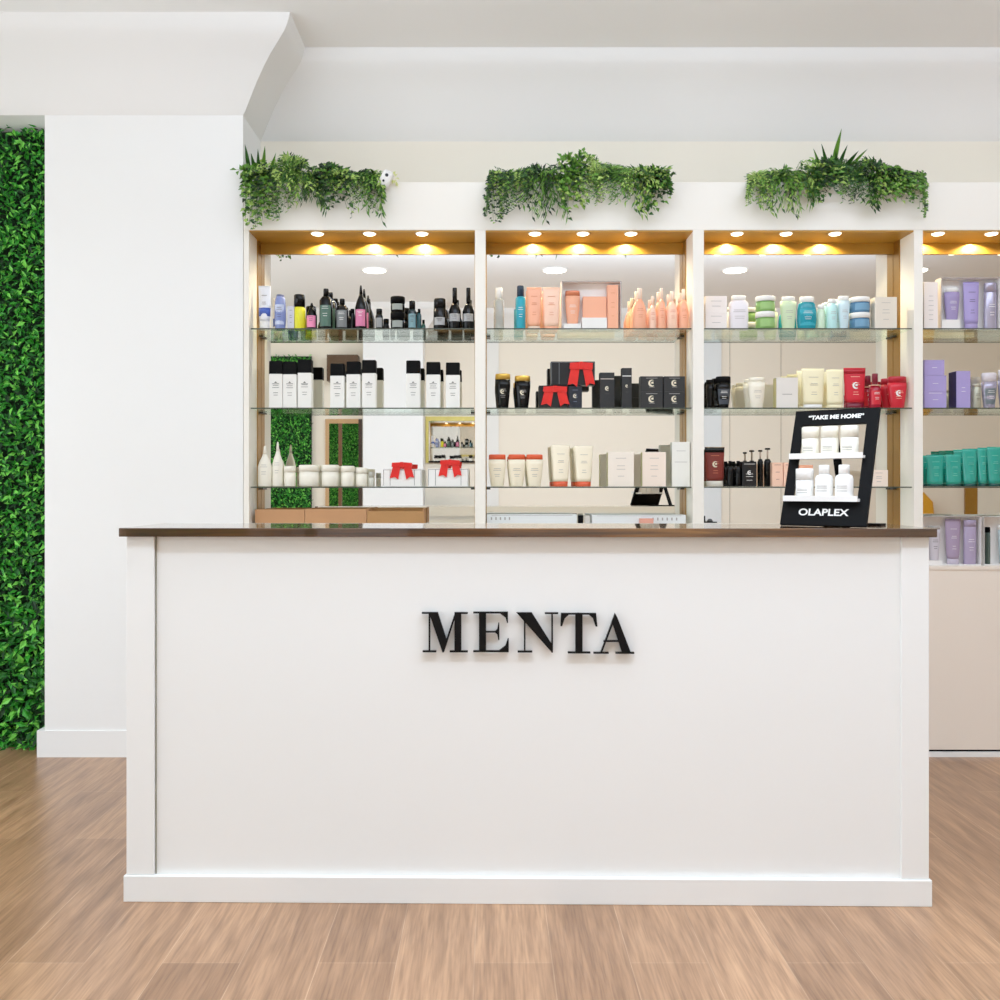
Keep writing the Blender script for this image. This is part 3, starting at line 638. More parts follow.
# ---- bay 2, middle shelf
z = SH[1]+.0004
M_char = mat('charcoal_card', (36, 36, 37), .5); M_blackc = mat('black_card', (10, 10, 13), .45); M_emb = mat('emblem_cream', (226, 216, 190), .5)
for i, q in enumerate(((495, 510.5, 374), (514.5, 530.5, 376))):
    bottle(q, z, 'bottle', ('left' if i == 0 else 'right')+' black oval bottle with gold cap on the second bay middle shelf', 'bottle', M_blackg, M_gold, kind='bain', caph=.17, capw=.98, emb=M_emb, pr=M_gray, d=.045, group='black bottles with gold caps')
bowbox((539, 567.5, 385.5), z, 'lower black gift box with a red bow', M_blackc, (541, 569, 386, 406.5), edge=M_char, d=.07)
carton((568.3, 582, 386), z, 'small_carton', 'dark navy black carton right of the lower red bow box', mat('navy_black', (26, 30, 42), .45), Y=4.31, d=.06, emb=M_emb, pr=rgb(120, 132, 160))
zz = wz(385.2, 4.28)
bowbox((551, 595, 361.5), z, 'upper black gift box with a red bow, resting on the lower one', M_blackc, (567.5, 594.5, 362, 387), edge=rgb(120, 122, 126), z0=zz+.0006, d=.07)
carton((600, 614.5, 372.5), z, 'small_carton', 'black carton with a pale stripe right of the red bow boxes', M_char, d=.045, band=(.82, rgb(210, 196, 186)), emb=M_emb, side=M_black, lines=((.4,.3),))
carton((622, 631.8, 368), z, 'small_carton', 'tall narrow charcoal carton with pale stripe beside stacked square cartons', M_char, d=.04, band=(.8, M_white), emb=M_emb, side=M_black, lines=((.4,.3),))
for r_, (tp, nm) in enumerate(((391.7, 'lower'), (376.3, 'upper'))):
    for c_, (a, b) in enumerate(((640.5, 663), (664, 685))):
        carton((a, b, tp), z, 'square_carton', '%s %s charcoal carton in the stack of four squares' % (nm, ('left', 'right')[c_]), M_char, Y=4.295, d=.05, emb=M_emb, lines=((.88,.5),(.3,.25)), pr=M_gray, group='charcoal square cartons', z0=(z if r_ == 0 else wz(391.7, 4.27)+.0005))
# ---- bay 2, bottom shelf
z = SH[2]+.0004
M_creamp = mat('cream_plastic', (248, 236, 210), .35); M_orange = mat('coral_cap', (226, 92, 54), .35)
for i, (a, b) in enumerate(((488.5, 506), (508, 525.5), (526, 543))):
    bottle((a, b, 454.5), z, 'bottle', '%s cream oval bottle with a coral cap on the second bay bottom shelf' % ('left', 'middle', 'right')[i], 'bottle', M_creamp, M_orange, kind='bain', caph=.16, capw=.97, d=.04, pr=M_gray, group='cream bottles with coral caps')
for i, (a, b, tp) in enumerate(((551.5, 569.5, 445), (574.5, 592.5, 446))):
    tube((a, b, tp), z, 'tube', ('left' if i == 0 else 'right')+' tall cream tube standing on a coral cap', M_creamp, M_orange, caph=.12, capw=.78, pr=M_gray, group='cream tubes on coral caps')
M_pcard = mat('pale_pink_card', (244, 232, 218), .5); M_oliv = mat('olive_card', (190, 182, 130), .6)
carton((608, 634, 452), z, 'carton', 'ivory carton with faint print, left one on the second bay bottom shelf', M_pcard, d=.05, side=M_oliv, pr=M_gray)
carton((642.5, 666, 452), z, 'carton', 'blush ivory carton with faint print, middle one on the second bay bottom shelf', mat('blush_card', (246, 228, 212), .5), d=.05, side=M_oliv, pr=M_gray)
carton((672, 690, 442), z, 'carton', 'taller white carton at the right end of the second bay bottom shelf', mat('white_card', (238, 236, 228), .5), d=.04, side=rgb(170, 170, 156), pr=M_gray, lines=((.55,.7),(.8,.5)))
# ---- foot of bay 2: low boxes on the base cabinet
def lowbox(p, label, col, marks, d=.1, Y=4.32):
    Yf = Y-d/2; x = wx((p[0]+p[1])/2, Yf); w = (p[1]-p[0])*Yf/F; h = wz(p[2], Yf)-zc; hx = w/2
    mb = MB(); mb.loft([(0, hx, d/2), (h, hx, d/2)], col, shape='rect', ch=.03)
    mb.box(-hx*.9, hx*.9, -d/2-.001, -d/2, h-.0045, h-.003, M_gray)
    for m_ in marks:
        xx = m_*hx; mb.box(xx-.003, xx+.003, -d/2-.001, -d/2, h-.025, h-.012, M_gray)
    o = mb.build('storage_box'); o.location = (x, Y, zc); tag(o, label, 'box')
bl = mat('bluish_white_card', (228, 232, 232), .45)
lowbox((487, 577, 514.5), 'long low white box at the foot of the second bay, left of the black cube', bl, (-.9, -.8, -.7, -.6, -.5))
lowbox((592, 686, 515), 'long low white box at the foot of the second bay, right of the black cube', bl, (.3, .4, .5, .6, .7, .8))
carton((578.3, 583.3, 515.5), zc, 'card_reader', 'small black block between the two long low white boxes', M_black, Y=4.28, d=.02, lines=(), cat='device')
carton((584.5, 590, 515.5), zc, 'small_carton', 'narrow grey striped carton beside the small black block', rgb(206, 202, 194), Y=4.28, d=.02, pr=M_print)
carton((640, 653.5, 518.5), zc, 'small_carton', 'small salmon pink carton in front of the long low white box', rgb(226, 160, 140), Y=4.25, d=.03, lines=())
carton((478, 485, 502), zc, 'small_carton', 'black small carton hidden at the left foot of the second bay', M_black, Y=4.29, d=.03, lines=()) if False else None
lowbox((704.5, 723, 523), 'small white block at the left foot of the third bay', M_shelfw, ())
hx_ = wx(710.5, 4.28); hz_ = wz(523, 4.27)+.0005
t = thing('card_holder', 'tiny black desk holder at the left foot of the third bay', 'holder', (hx_, 4.29, hz_))
mb = MB(); mb.box(-.03, .03, -.012, .012, 0, .005, M_black); mb.box(-.03, -.024, -.012, .012, .005, .032, M_black); mb.build('base', t)
mb = MB(); mb.loft([(.0052, .014, .010), (.012, .012, .009), (.018, .006, .005)], rgb(90, 90, 88)); mb.build('knob', t)
# ---- bay 3, top shelf
z = SH[0]+.0004
M_pinkw = mat('pinkish_white', (240, 230, 224), .45)
carton((705.5, 727, 313), z, 'carton', 'pinkish white carton, lower of two stacked in the third bay', M_pinkw, pr=M_gray, lines=((.8,.5),(.4,.4)))
carton((705.5, 727, 296), z, 'carton', 'pinkish white carton, upper of two stacked in the third bay', M_pinkw, pr=M_gray, lines=((.7,.5),(.4,.4)), z0=wz(313, 4.265)+.0005)
bottle((729, 748, 296), z, 'bottle', 'white rounded bottle with a white cap beside the stacked pinkish cartons', 'bottle', mat('white_lilac', (236, 230, 234), .35), M_white, kind='straight', caph=.14, capw=.75, sh=.08, shape='soft', d=.04, pr=M_gray)
M_grn = mat('leaf_green_jar', (128, 172, 96), .3); M_lid = mat('white_lid', (240, 240, 236), .35)
for (a, tp, nm) in ((None, 312.5, 'lower'), (312.5, 297, 'upper')):
    jar((755.5, 775, tp), z, 'jar', 'green jar with a white lid, %s of the stacked pair' % nm, M_grn, M_lid, lidh=.34, lab=rgb(150, 190, 116), z0=(None if a is None else wz(a, 4.30)+.0005))
bottle((780, 796.5, 297), z, 'bottle', 'pale green bottle with a white cap right of the green jars', 'bottle', rgb(206, 224, 186), M_lid, kind='bain', caph=.14, capw=.82, shape='round', d=.04, pr=M_gray)
bottle((796.8, 816.5, 297), z, 'bottle', 'vivid teal oval bottle with a white cap in the third bay', 'bottle', rgb(22, 142, 158, rough=.25), M_lid, kind='oval', caph=.17, capw=.74, d=.045, lab=rgb(40, 164, 182), pr=M_white)
bottle((817, 825, 305), z, 'bottle', 'small pale green bottle right of the teal oval bottle', 'bottle', rgb(206, 228, 200), M_lid, caph=.18, capw=.8, lines=False)
bottle((825.5, 836, 300), z, 'bottle', 'slim aqua bottle between small green and pale blue bottles', 'bottle', rgb(186, 228, 226), M_lid, caph=.14, capw=.7, sh=.15, pr=M_gray)
bottle((836.5, 848.5, 297), z, 'bottle', 'pale blue bottle with white cap left of the blue jars', 'bottle', rgb(204, 226, 232), M_lid, kind='bain', caph=.14, capw=.9, d=.04, pr=M_gray)
M_blu = mat('steel_blue_jar', (86, 132, 166), .25)
for (a, tp, nm) in ((None, 313.5, 'lower'), (313.5, 298, 'upper')):
    jar((849.5, 869.5, tp), z, 'jar', 'steel blue jar with a white lid, %s of the stacked pair' % nm, M_blu, M_lid, lidh=.34, lab=rgb(110, 156, 186), z0=(None if a is None else wz(a, 4.30)+.0005))
carton((875, 897, 297), z, 'carton', 'beige carton with faint print at the right end of the third bay top shelf', mat('beige_card', (226, 216, 200), .5), pr=M_gray)
# ---- bay 3, middle shelf
z = SH[1]+.0004
bottle((706, 714, 380), z, 'bottle', 'narrow black bottle at the left end of the third bay middle shelf', 'bottle', M_blackg, M_black, kind='bain', caph=.16, lines=False)
bottle((715, 730, 377), z, 'bottle', 'wide black tapering bottle with pale print in the third bay', 'bottle', M_blackg, M_black, kind='bain', caph=.2, pr=M_white, d=.045, lab=rgb(60, 66, 74))
bottle((747, 764.5, 378), z, 'bottle', 'cream oval bottle left of the cream carton in the third bay', 'bottle', mat('cream_shell', (242, 234, 216), .35), mat('cream_shell', (242, 234, 216), .35), kind='bain', caph=.14, capw=.9, d=.05, pr=M_gray)
carton((776.5, 798, 377.5), z, 'carton', 'pale cream carton with one dark line in the third bay', mat('stone_card', (228, 222, 214), .5), pr=M_print, lines=((.45,.45),), side=M_oliv)
M_crt = mat('butter_tube', (244, 234, 196), .35)
tube((800.5, 823.5, 369), z, 'tube', 'butter cream tube, left of two beside the red tube', M_crt, M_white, capw=.8, caph=.09, pr=M_gray)
tube((825, 842.5, 370), z, 'tube', 'butter cream tube, right of two beside the red tube', M_crt, M_crt, capw=.85, caph=.09, pr=M_gray)
M_rt = mat('cherry_red', (204, 30, 48), .3); M_rd = mat('burgundy', (116, 14, 40), .3)
tube((843.5, 865.5, 368), z, 'tube', 'large cherry red tube standing on a dark cap', M_rt, M_rd, capw=.82, caph=.14, pr=M_peachl, emb=M_white, band=mat('cherry_band', (176, 24, 42), .3))
bottle((868, 879.5, 374), z, 'bottle', 'small burgundy bottle with a narrow cap between red products', 'bottle', rgb(158, 18, 44, rough=.25), M_rd, caph=.33, capw=.5, sh=.12, lab=M_rt, pr=M_white, band=M_peachl)
bottle((886.5, 905.5, 377), z, 'bottle', 'cherry red tapering bottle at the right end of the third bay', 'bottle', M_rt, mat('cherry_band', (176, 24, 42), .3), kind='bain', caph=.2, capw=.96, d=.045, pr=M_peachl, emb=M_white)
# ---- bay 3, bottom shelf
z = SH[2]+.0004
tube((704.8, 724.5, 447), z, 'tube', 'dark red brown tube with black top band in the third bay', mat('oxblood', (122, 44, 36), .3), mat('clear_foot', (214, 208, 196), .2), capw=.86, caph=.14, band=M_blackg, pr=M_copper, emb=M_emb)
for i, (a, b) in enumerate(((725.8, 733), (734, 741))):
    bottle((a, b, 461), z, 'bottle', ('left' if i == 0 else 'right')+' slim black bottle beside the dark red brown tube', 'bottle', M_blackg, M_black, caph=.2, capw=.5, group='slim black bottles', lines=False)
carton((742.5, 756.5, 461.5), z, 'carton', 'black carton with a white framed label on the third bay bottom shelf', M_blackc, pr=M_white, lines=((.9,.8),(.5,.5),(.4,.5),(.25,.4)), emb=M_white)
def dropper(p, label, col):
    x, w, h = dims(p[0], p[1], p[2], z, 4.31); t = thing('dropper_bottle', label, 'bottle', (x, 4.31, z), 0, 'black dropper bottles')
    hb = wz(459, 4.31)-z; mb = MB(); mb.loft([(0,w/2,w/2),(hb*.9,w/2,w/2),(hb,w*.3,w*.3)], col); mb.build('body', t)
    mb = MB(); mb.loft([(hb,.004,.004),(h-.008,.004,.004)], rgb(190, 170, 150)); mb.build('neck', t)
    mb = MB(); mb.loft([(h-.008,w*.34,w*.3),(h-.004,w*.42,w*.3),(h,w*.3,w*.25)], M_black); mb.build('bulb', t)
dropper((757.5, 763, 450), 'black dropper bottle, left of two behind the peach carton', M_blackg)
dropper((764, 771, 448), 'black dropper bottle, right of two left of the peach carton', M_blackg)
carton((772.3, 783, 462.5), z, 'carton', 'peach carton half hidden left of the black display stand', M_peachl, pr=M_rd, lines=((.9,.6),(.6,.4),(.3,.3)))
carton((783.8, 794, 462.5), z, 'carton', 'peach carton directly behind the black display stand', M_peachl, pr=M_rd, lines=((.9,.6),(.6,.4),(.3,.3)))
carton((800, 813, 465), z, 'carton', 'salmon carton seen through the left of the display stand', M_peach, pr=M_rd)
carton((870, 888, 470), z, 'carton', 'pale blush carton right of the black display stand', mat('blush_card', (246, 228, 212), .5), pr=M_gray)
# ---- bay 4, top shelf
z = SH[0]+.0004
M_lav = mat('lavender_plastic', (160, 146, 192), .3); M_lavc = mat('lavender_card', (168, 154, 208), .45); M_silv = mat('silver_lilac', (176, 170, 190), .25, metal=.4); M_navy = mat('navy_side', (34, 26, 84), .4)
carton((924, 938, 282), z, 'carton', 'white carton with grey print left of the upper lavender gift set', M_pinkw, pr=M_gray, lines=((.7,.3),(.6,.35),(.5,.35),(.4,.35),(.3,.3),(.2,.3)), side=M_gray)
gift_set((941, 1001, 277.5), z, 'open white gift set box with lavender products on the top shelf', gf, ins=((942.5, 960.5, 319.5),))
zi = z+.0044
bottle((944, 959.5, 288), wz(319.5, 4.292)+.0005, 'bottle', 'lavender oval bottle at left inside the upper gift set', 'bottle', M_lav, M_lid, Y=4.315, kind='bain', caph=.14, capw=.9, d=.034, pr=M_white)
tube((963, 979, 282), zi, 'tube', 'lavender tube in the middle of the upper gift set', M_lavc, M_lav, Y=4.315, capw=.8, caph=.12, pr=M_print, d=.034)
bottle((984, 996.5, 283), zi, 'bottle', 'silver lilac can at right inside the upper gift set', 'bottle', M_silv, M_silv, Y=4.315, caph=.2, capw=.98, sh=.02, pr=M_white, d=.034)
# ---- bay 4, middle shelf
z = SH[1]+.0004
carton((924.5, 946.5, 391.5), z, 'carton', 'lavender carton, lowest of the stack of three', M_lavc, pr=M_white, lines=((.5,.25),(.9,.6)))
carton((924.5, 946.5, 375.5), z, 'carton', 'lavender carton, middle of the stack of three', M_lavc, pr=M_white, lines=((.5,.25),), z0=wz(391.5, 4.265)+.0005)
carton((924.5, 944.5, 360), z, 'carton', 'lavender carton, topmost of the stack of three', M_lavc, pr=M_white, lines=((.5,.25),), z0=wz(375.5, 4.265)+.001)
carton((956.5, 970.5, 371), z, 'carton', 'tall lavender carton with a dark navy side', M_lavc, pr=M_white, lines=((.55,.25),(.45,.3)), side=M_navy, d=.075, Y=4.31)
bottle((971.5, 980.5, 384), z, 'bottle', 'short silver green bottle right of the tall lavender carton', 'bottle', rgb(178, 176, 156, metal=.3), rgb(196, 190, 172, metal=.3), caph=.12, capw=.95, sh=.03)
for i, (a, b, tp) in enumerate(((981.5, 996.5, 373), (998, 1012, 370))):
    bottle((a, b, tp), z, 'bottle', ('left' if i == 0 else 'right')+' silver lilac bottle with striped label on the right bay middle shelf', 'bottle', M_silv, rgb(220, 214, 220), kind='bain', caph=.26, capw=.98, d=.045, lab=rgb(110, 120, 124), pr=M_white)
# ---- bay 4, bottom shelf
z = SH[2]+.0004
M_teal = mat('teal_gloss', (34, 158, 140), .15, coat=.4); M_tdark = mat('teal_dark', (8, 70, 66), .2)
for i, (a, b, tp) in enumerate(((925, 942, 455), (944, 960, 454.5), (960.8, 975.5, 449), (976, 985, 448), (985.5, 999.5, 447), (1001, 1015, 447))):
    tube((a, b, tp), z, 'tube', 'glossy teal tube, %s from left on the right bay bottom shelf' % ow[i], M_teal, M_tdark, caph=.07, capw=.9 if i < 2 else .8, pr=rgb(120, 214, 196), group='glossy teal tubes')
# ---- bay 4, cabinet top
gift_set((922.5, 982, 516), zc, 'open white gift set box with lilac products on the cabinet top', gf, Y=4.30, ins=((924.5, 942, 560.5),))
zi = zc+.0044
bottle((928, 940, 526), wz(560.5, 4.272)+.0005, 'bottle', 'lilac bottle partly behind the counter end inside the lower gift set', 'bottle', rgb(206, 200, 208), M_gray, Y=4.295, kind='bain', caph=.1, capw=.98, d=.034)
tube((945, 960.5, 519), zi, 'tube', 'lilac tube in the middle of the lower gift set', mat('lilac_tube', (164, 146, 172), .3), rgb(190, 180, 196), Y=4.295, capw=.75, caph=.12, pr=M_white, d=.034)
bottle((963.5, 976, 520), zi, 'bottle', 'lilac can at right inside the lower gift set', 'bottle', mat('lilac_can', (170, 156, 184), .3), mat('lilac_can', (170, 156, 184), .3), Y=4.295, caph=.15, capw=.98, sh=.02, pr=M_white, d=.034)
gift_set((983.5, 1043, 516.5), zc, 'white gift set box at the photo right edge on the cabinet top', gf, Y=4.30)
bottle((985.5, 989.5, 527), zi, 'bottle', 'very slim dark bottle inside the rightmost gift set', 'bottle', rgb(70, 84, 76), M_black, Y=4.295, caph=.15, lines=False, d=.034)
bottle((998, 1012, 525), zi, 'bottle', 'pale grey blue bottle inside the rightmost gift set', 'bottle', rgb(190, 204, 208), M_lid, Y=4.295, kind='bain', caph=.12, d=.034)

# ---- products on the display stand
def onstand(x, u, kind, w, h, label, nm, body, cap, grp):
    c = U*u; loc = Matrix.Rotation(-th, 4, 'Z') @ Vector((x, c.y+0.022, 0)); 
    t = thing(nm, label, nm.split('_')[-1], (0.996+loc.x, 2.812+loc.y, ZT+c.z+0.0045), -th, grp)
    mb = MB()
    if kind == 'jar':
        hb = h*.6; mb.loft([(0,w*.46,w*.46),(.004,w*.5,w*.5),(hb,w*.5,w*.5)], body); mb.build('body', t)
        mb = MB(); mb.loft([(hb+.0002,w*.5,w*.5),(h-.002,w*.5,w*.5),(h,w*.45,w*.45)], cap); mb.build('lid', t)
    else:
        hb = h*.72; mb.loft([(0,w*.47,w*.47),(.004,w*.5,w*.5),(hb*.82,w*.5,w*.5),(hb*.94,w*.44,w*.44),(hb,w*.28,w*.28)], body); mb.build('body', t)
        mb = MB(); mb.loft([(hb+.0002,w*.3,w*.3),(h-.002,w*.3,w*.3),(h,w*.26,w*.26)], cap); mb.build('cap', t)
    mb = MB(); 
    for f in (.5, .42, .3): curved(mb, w*.5, w*.5, hb*f, hb*f+.0018, .6, M_gray, off=.0006, n=5)
    mb.build('printed_text', t)
for i, x in enumerate((-0.070, -0.010, 0.050)):
    onstand(x, shelf_u[1], 'jar', .052, .092, 'ivory lidded jar, %s on the display stand upper shelf' % ('left', 'middle', 'right')[i], 'cosmetic_jar', M_ivory, M_ivory, 'ivory jars on the display stand')
    onstand(x, shelf_u[0], 'jar' if i == 0 else 'bottle', .053, .102 if i else .092, ('squat white jar, left on the display stand lower shelf' if i == 0 else 'rounded white bottle, %s on the display stand lower shelf' % ('', 'middle', 'right')[i]), 'cosmetic_jar' if i == 0 else 'cosmetic_bottle', M_white, M_white, 'white containers on the display stand')

# second rows standing behind the front products, one copy of a thing and its parts each
def copy_tree(o, parent=None):
    c = o.copy(); C.objects.link(c)
    if parent is not None: c.parent = parent
    for ch in list(o.children): copy_tree(ch, c)
    return c
for o in [q for q in sc.objects if q.parent is None and q.get('label')]:
    L_ = o['label']; hit = None
    for key, dx in (('teal tube', 0), ('peach pump bottle', 0), ('cherry red tapering', 0), ('wide black tapering', 0), ('cream oval bottle left', 0), ('butter cream tube', .004), ('slim black bottle', 0), ('tall cream tube', 0), ('cone necked', .004), ('tall black bottle with a dark green', .006), ('small burgundy', 0), ('pale blue bottle', 0), ('wide peach tube', 0), ('peach tube with pale foot', 0)):
        if key in L_: hit = dx
    if hit is None: continue
    c = copy_tree(o); c.location = o.location + Vector((hit, 0.068, 0))
    o.location.y -= 0.012
    c['label'] = 'one behind: ' + L_ if False else ('rear ' + L_ if len(L_.split()) < 16 else L_)
    if o.get('group'): c['group'] = 'rear ' + o['group']

# ------------------------------------------------------------------ plants on the header
def interp(tab, x):
    if x <= tab[0][0]: return tab[0][1]
    for (a, b), (c, d) in zip(tab, tab[1:]):
        if x <= c: return b + (d-b)*(x-a)/(c-a)
    return tab[-1][1]
def plant(up, lo, label, seed, blades, nspr, xmin=None):
    R = random.Random(seed); nspr = int(nspr*1.25); x0, x1 = up[0][0], up[-1][0]; xc = wx((x0+x1)/2, 4.35); Yr = 4.34; LIM = -1.108
    t = thing('trailing_plant', label, 'plant', (xc, Yr, ZH+.0005), 0, 'trailing plants on the shelving header')
    mb = MB(); hw_ = (x1-x0)/2*Yr/F*.8; mb.loft([(0, hw_, .045), (0.055, hw_+.012, .055)], M_white, shape='rect'); mb.build('planter', t)
    O = Vector((xc, Yr, ZH+.0005))
    ms, ml, mt_ = MB(), MB(), MB()
    def clampx(p):
        if p.x < LIM and p.y > 4.2: p.x = LIM
        if p.y > 4.5: p.y = 4.5
        return p
    ncl = 9; clumps = []
    for c in range(ncl):
        cpx = x0 + (x1-x0)*(c+.5)/ncl + R.uniform(-4, 4); a, b = interp(up, cpx), interp(lo, cpx)
        clumps.append((cpx, a+(b-a)*.38, (0, 2, 1, 3, 0, 2, 4, 1, 0)[(c+seed) % 9], (1, 0, 1, 3, 2, 0, 1, 3, 2)[(c*2+seed) % 9]))
    for i in range(nspr):
        cl = R.choice(clumps); sp = cl[2]; ang_ = R.uniform(0, 2*math.pi); reach = R.uniform(.35, 1)
        px = cl[0] + math.cos(ang_)*24*reach; px = min(max(px, x0), x1)
        a, b = interp(up, px), interp(lo, px)
        py = cl[1] - math.sin(ang_)*(36 if math.sin(ang_) > 0 else 52)*reach; py = min(max(py, a+R.uniform(-2, 5)), b-R.uniform(-2, 9))
        if sp in (3, 4) and R.random() < .5: py = b - R.uniform(0, 8)
        hang = py > 184
        Y1 = R.uniform(4.12, 4.205) if hang else R.uniform(4.13, 4.38)
        p1 = Vector((wx(px, Y1), Y1, wz(py, Y1)))
        if p1.y > 4.2 and p1.z < ZH+.05: p1.y = 4.2
        p0 = Vector((wx(cl[0]+R.uniform(-5, 5), 4.3), R.uniform(4.26, 4.36), ZH+.05))
        ctl = (p0+p1)/2; ctl.y = min(ctl.y, 4.25)
        ctl.z = max(p0.z, p1.z) + R.uniform(-.01, .035)
        amax = wz(interp(up, (px+cl[0])/2), ctl.y); ctl.z = min(ctl.z, max(amax+0.015, p0.z))
        pts = [p0*(1-q/8)**2 + ctl*2*(q/8)*(1-q/8) + p1*(q/8)**2 for q in range(9)]
        for p in pts:
            if p.z < ZH+.012 and p.y > 4.215: p.y = 4.215
            clampx(p)
        tgt = mt_ if sp in (3, 4) else ml
        tgt.tube([p-O for p in pts[::2]], .0011, M_stem, n=4, r1=.0006)
        shade = cl[3] if R.random() < .55 else R.choices((0, 1, 2, 3), (.3, .32, .2, .18))[0]
        nl = {0: 16, 1: 9, 2: 11, 3: 12, 4: 10}[sp]
        for q in range(nl):
            s = 0.12 + 0.88*q/(nl-1); u = s*8; k = min(int(u), 7); p = pts[k].lerp(pts[k+1], u-k); dr = (pts[k+1]-pts[k]).normalized()
            side = dr.cross(Vector((0, -1, .3))).normalized() * (1 if q % 2 else -1)
            if sp == 0: L, W, d = R.uniform(.022, .034)*(1.15-s*.6), .0062, side + dr*.55 + Vector((0, R.uniform(-.3,.1), R.uniform(-.2,.1)))
            elif sp == 1: L, W, d = R.uniform(.024, .036), R.uniform(.016, .022), side*R.uniform(.3,1) + dr*.6 + Vector((R.uniform(-.5,.5), -.4, R.uniform(-.4,.5)))
            elif sp == 2: L, W, d = R.uniform(.026, .042), R.uniform(.008, .011), side*.5 + dr + Vector((R.uniform(-.3,.3), R.uniform(-.5,.2), R.uniform(-.3,.3)))
            elif sp == 3: L, W, d = R.uniform(.012, .018), R.uniform(.010, .014), side + Vector((R.uniform(-.4,.4), -.5, R.uniform(-.6,.3)))
            else: L, W, d = R.uniform(.028, .046), .0055, side*.35 + dr*.8 + Vector((0, -.1, -.5))
            sh_ = shade if R.random() < .75 else R.randint(0, 3)
            d = d.normalized(); e = p + d*L
            if e.x < LIM and e.y > 4.2: d.x = abs(d.x)
            if e.z < ZH+.004 and e.y > 4.222: d.y = -abs(d.y)
            leaf(tgt, p-O, d, Vector((R.uniform(-.4,.4), -1, .5)), L, W, GREENS[sh_])
    for (bx, by, tx, ty, w) in blades:
        p0 = Vector((wx(bx, 4.30), 4.30, max(wz(by, 4.30), ZH+.04)))-O; p1 = Vector((wx(tx, 4.20), 4.20, wz(ty, 4.20)))-O
        if p1.x+O.x < LIM: p1.x = LIM-O.x
        d = p1-p0; s_ = d.cross(Vector((0,-1,0))).normalized(); mm = R.choice(GREENS[0:2])
        prev = None
        for q in range(7):
            s = q/6; ww = w*1.15*(math.sin(math.pi*min(1, .25+s*.75))*.95+.03)*(1 if q < 6 else 0.05); c = p0 + d*s + Vector((0, -.02*s*s, -.01*s*s))
            cur = (c - s_*ww/2, c + Vector((0, .003, 0)), c + s_*ww/2)
            if prev: ms.face([prev[0], prev[1], cur[1], cur[0]], mm); ms.face([prev[1], prev[2], cur[2], cur[1]], mm)
            prev = cur
    ml.build('leafy_stems', t, recalc=False); mt_.build('trailing_vines', t, recalc=False)
    ms.build('spiky_leaves', t, recalc=False)
plant([(245,168),(251,167),(258,165),(266,163),(275,162),(290,156),(302,160),(311,166),(320,170),(330,165),(340,169),(350,179),(362,176),(375,179),(382,190)],
      [(245,226),(251,229),(258,229),(265,218),(278,221),(286,218),(292,205),(305,199),(318,200),(324,213),(330,208),(336,199),(344,213),(352,216),(360,205),(370,212),(382,219)],
      'green trailing plant at the left end above the left bay, touching the pillar', 11,
      [(250,180,246,143,.018),(256,180,252,152,.018),(258,178,259,148,.016),(262,178,266,145,.018),(268,178,277,152,.016),(252,176,240,166,.012),(290,172,295,153,.01)], 330)
plant([(486,196),(492,180),(498,174),(510,180),(520,177),(530,168),(540,170),(548,168),(556,162),(568,155),(580,152),(592,155),(602,163),(612,168),(625,166),(635,171),(648,170),(658,180),(668,184)],
      [(486,216),(492,220),(499,226),(506,216),(514,208),(524,206),(532,221),(538,212),(545,222),(552,208),(560,206),(567,219),(574,208),(584,208),(600,203),(615,203),(626,200),(635,212),(650,213),(658,206),(668,196)],
      'green trailing plant spread above the second bay', 12,
      [(535,178,534,164,.012),(540,178,545,165,.012),(570,165,568,150,.010),(585,165,590,154,.010),(600,172,612,164,.01),(640,182,654,172,.011),(505,184,493,172,.01)], 340)
plant([(748,196),(754,184),(765,179),(778,172),(790,164),(800,161),(812,160),(822,162),(835,160),(850,164),(862,160),(872,162),(882,166),(892,172),(902,177),(912,181),(920,186),(926,196)],
      [(748,204),(756,211),(766,208),(776,215),(786,206),(794,215),(801,216),(808,206),(820,203),(830,190),(840,197),(850,208),(858,202),(866,200),(873,214),(880,199),(892,196),(904,199),(912,203),(918,212),(926,219)],
      'green trailing plant with tall spiky leaves above the third bay', 13,
      [(832,172,840,128,.022),(830,174,820,143,.017),(824,176,812,148,.017),(836,174,846,144,.017),(842,172,857,150,.018),(846,172,866,148,.014),(838,172,834,150,.02),(828,176,816,158,.016),(850,176,870,160,.012)], 340)

# white device beside the first plant
cam_t = thing('security_camera', 'small white camera with two dark lenses beside the leftmost trailing plant', 'camera', (wx(387, 4.25), 4.262, ZH+.0005))
mb = MB(); mb.loft([(0,.016,.016),(.003,.016,.016),(.004,.006,.006),(.02,.006,.006)], M_white, n=16); mb.build('mount', cam_t)
mb = MB(); mb.loft([(-.035,.020,.018),(-.03,.025,.022),(.03,.025,.022),(.038,.018,.016)], M_white, shape='soft'); o = mb.build('housing', cam_t); o.location = (0, -.062, .002); o.rotation_euler = (0, math.radians(28), 0)
for dx, dz, r_ in ((.007, .012, .0075), (-.008, -.013, .005)):
    mb = MB(); k = 20
    mb.prism([(r_*math.cos(2*math.pi*i/k), r_*math.sin(2*math.pi*i/k)) for i in range(k)], -.0035, .002, M_blackg); o = mb.build('lens', cam_t); o.location = (dx, -.0835, .002+dz)
mb = MB(); R = random.Random(5)
for i in range(16): leaf(mb, Vector((.026+R.uniform(0,.02), -.05, R.uniform(-.02,.03))), Vector((R.uniform(-.3,1), -.4, R.uniform(-.6,.8))), Vector((0,-1,.3)), .02, .009, mat('pale_yellow_leaf', (222, 226, 150), .5))
mb.tube([(.026,-.05,.0),(.03,-.03,-.0)], .001, M_stem, n=4); mb.build('yellow_leaves', cam_t, recalc=False)

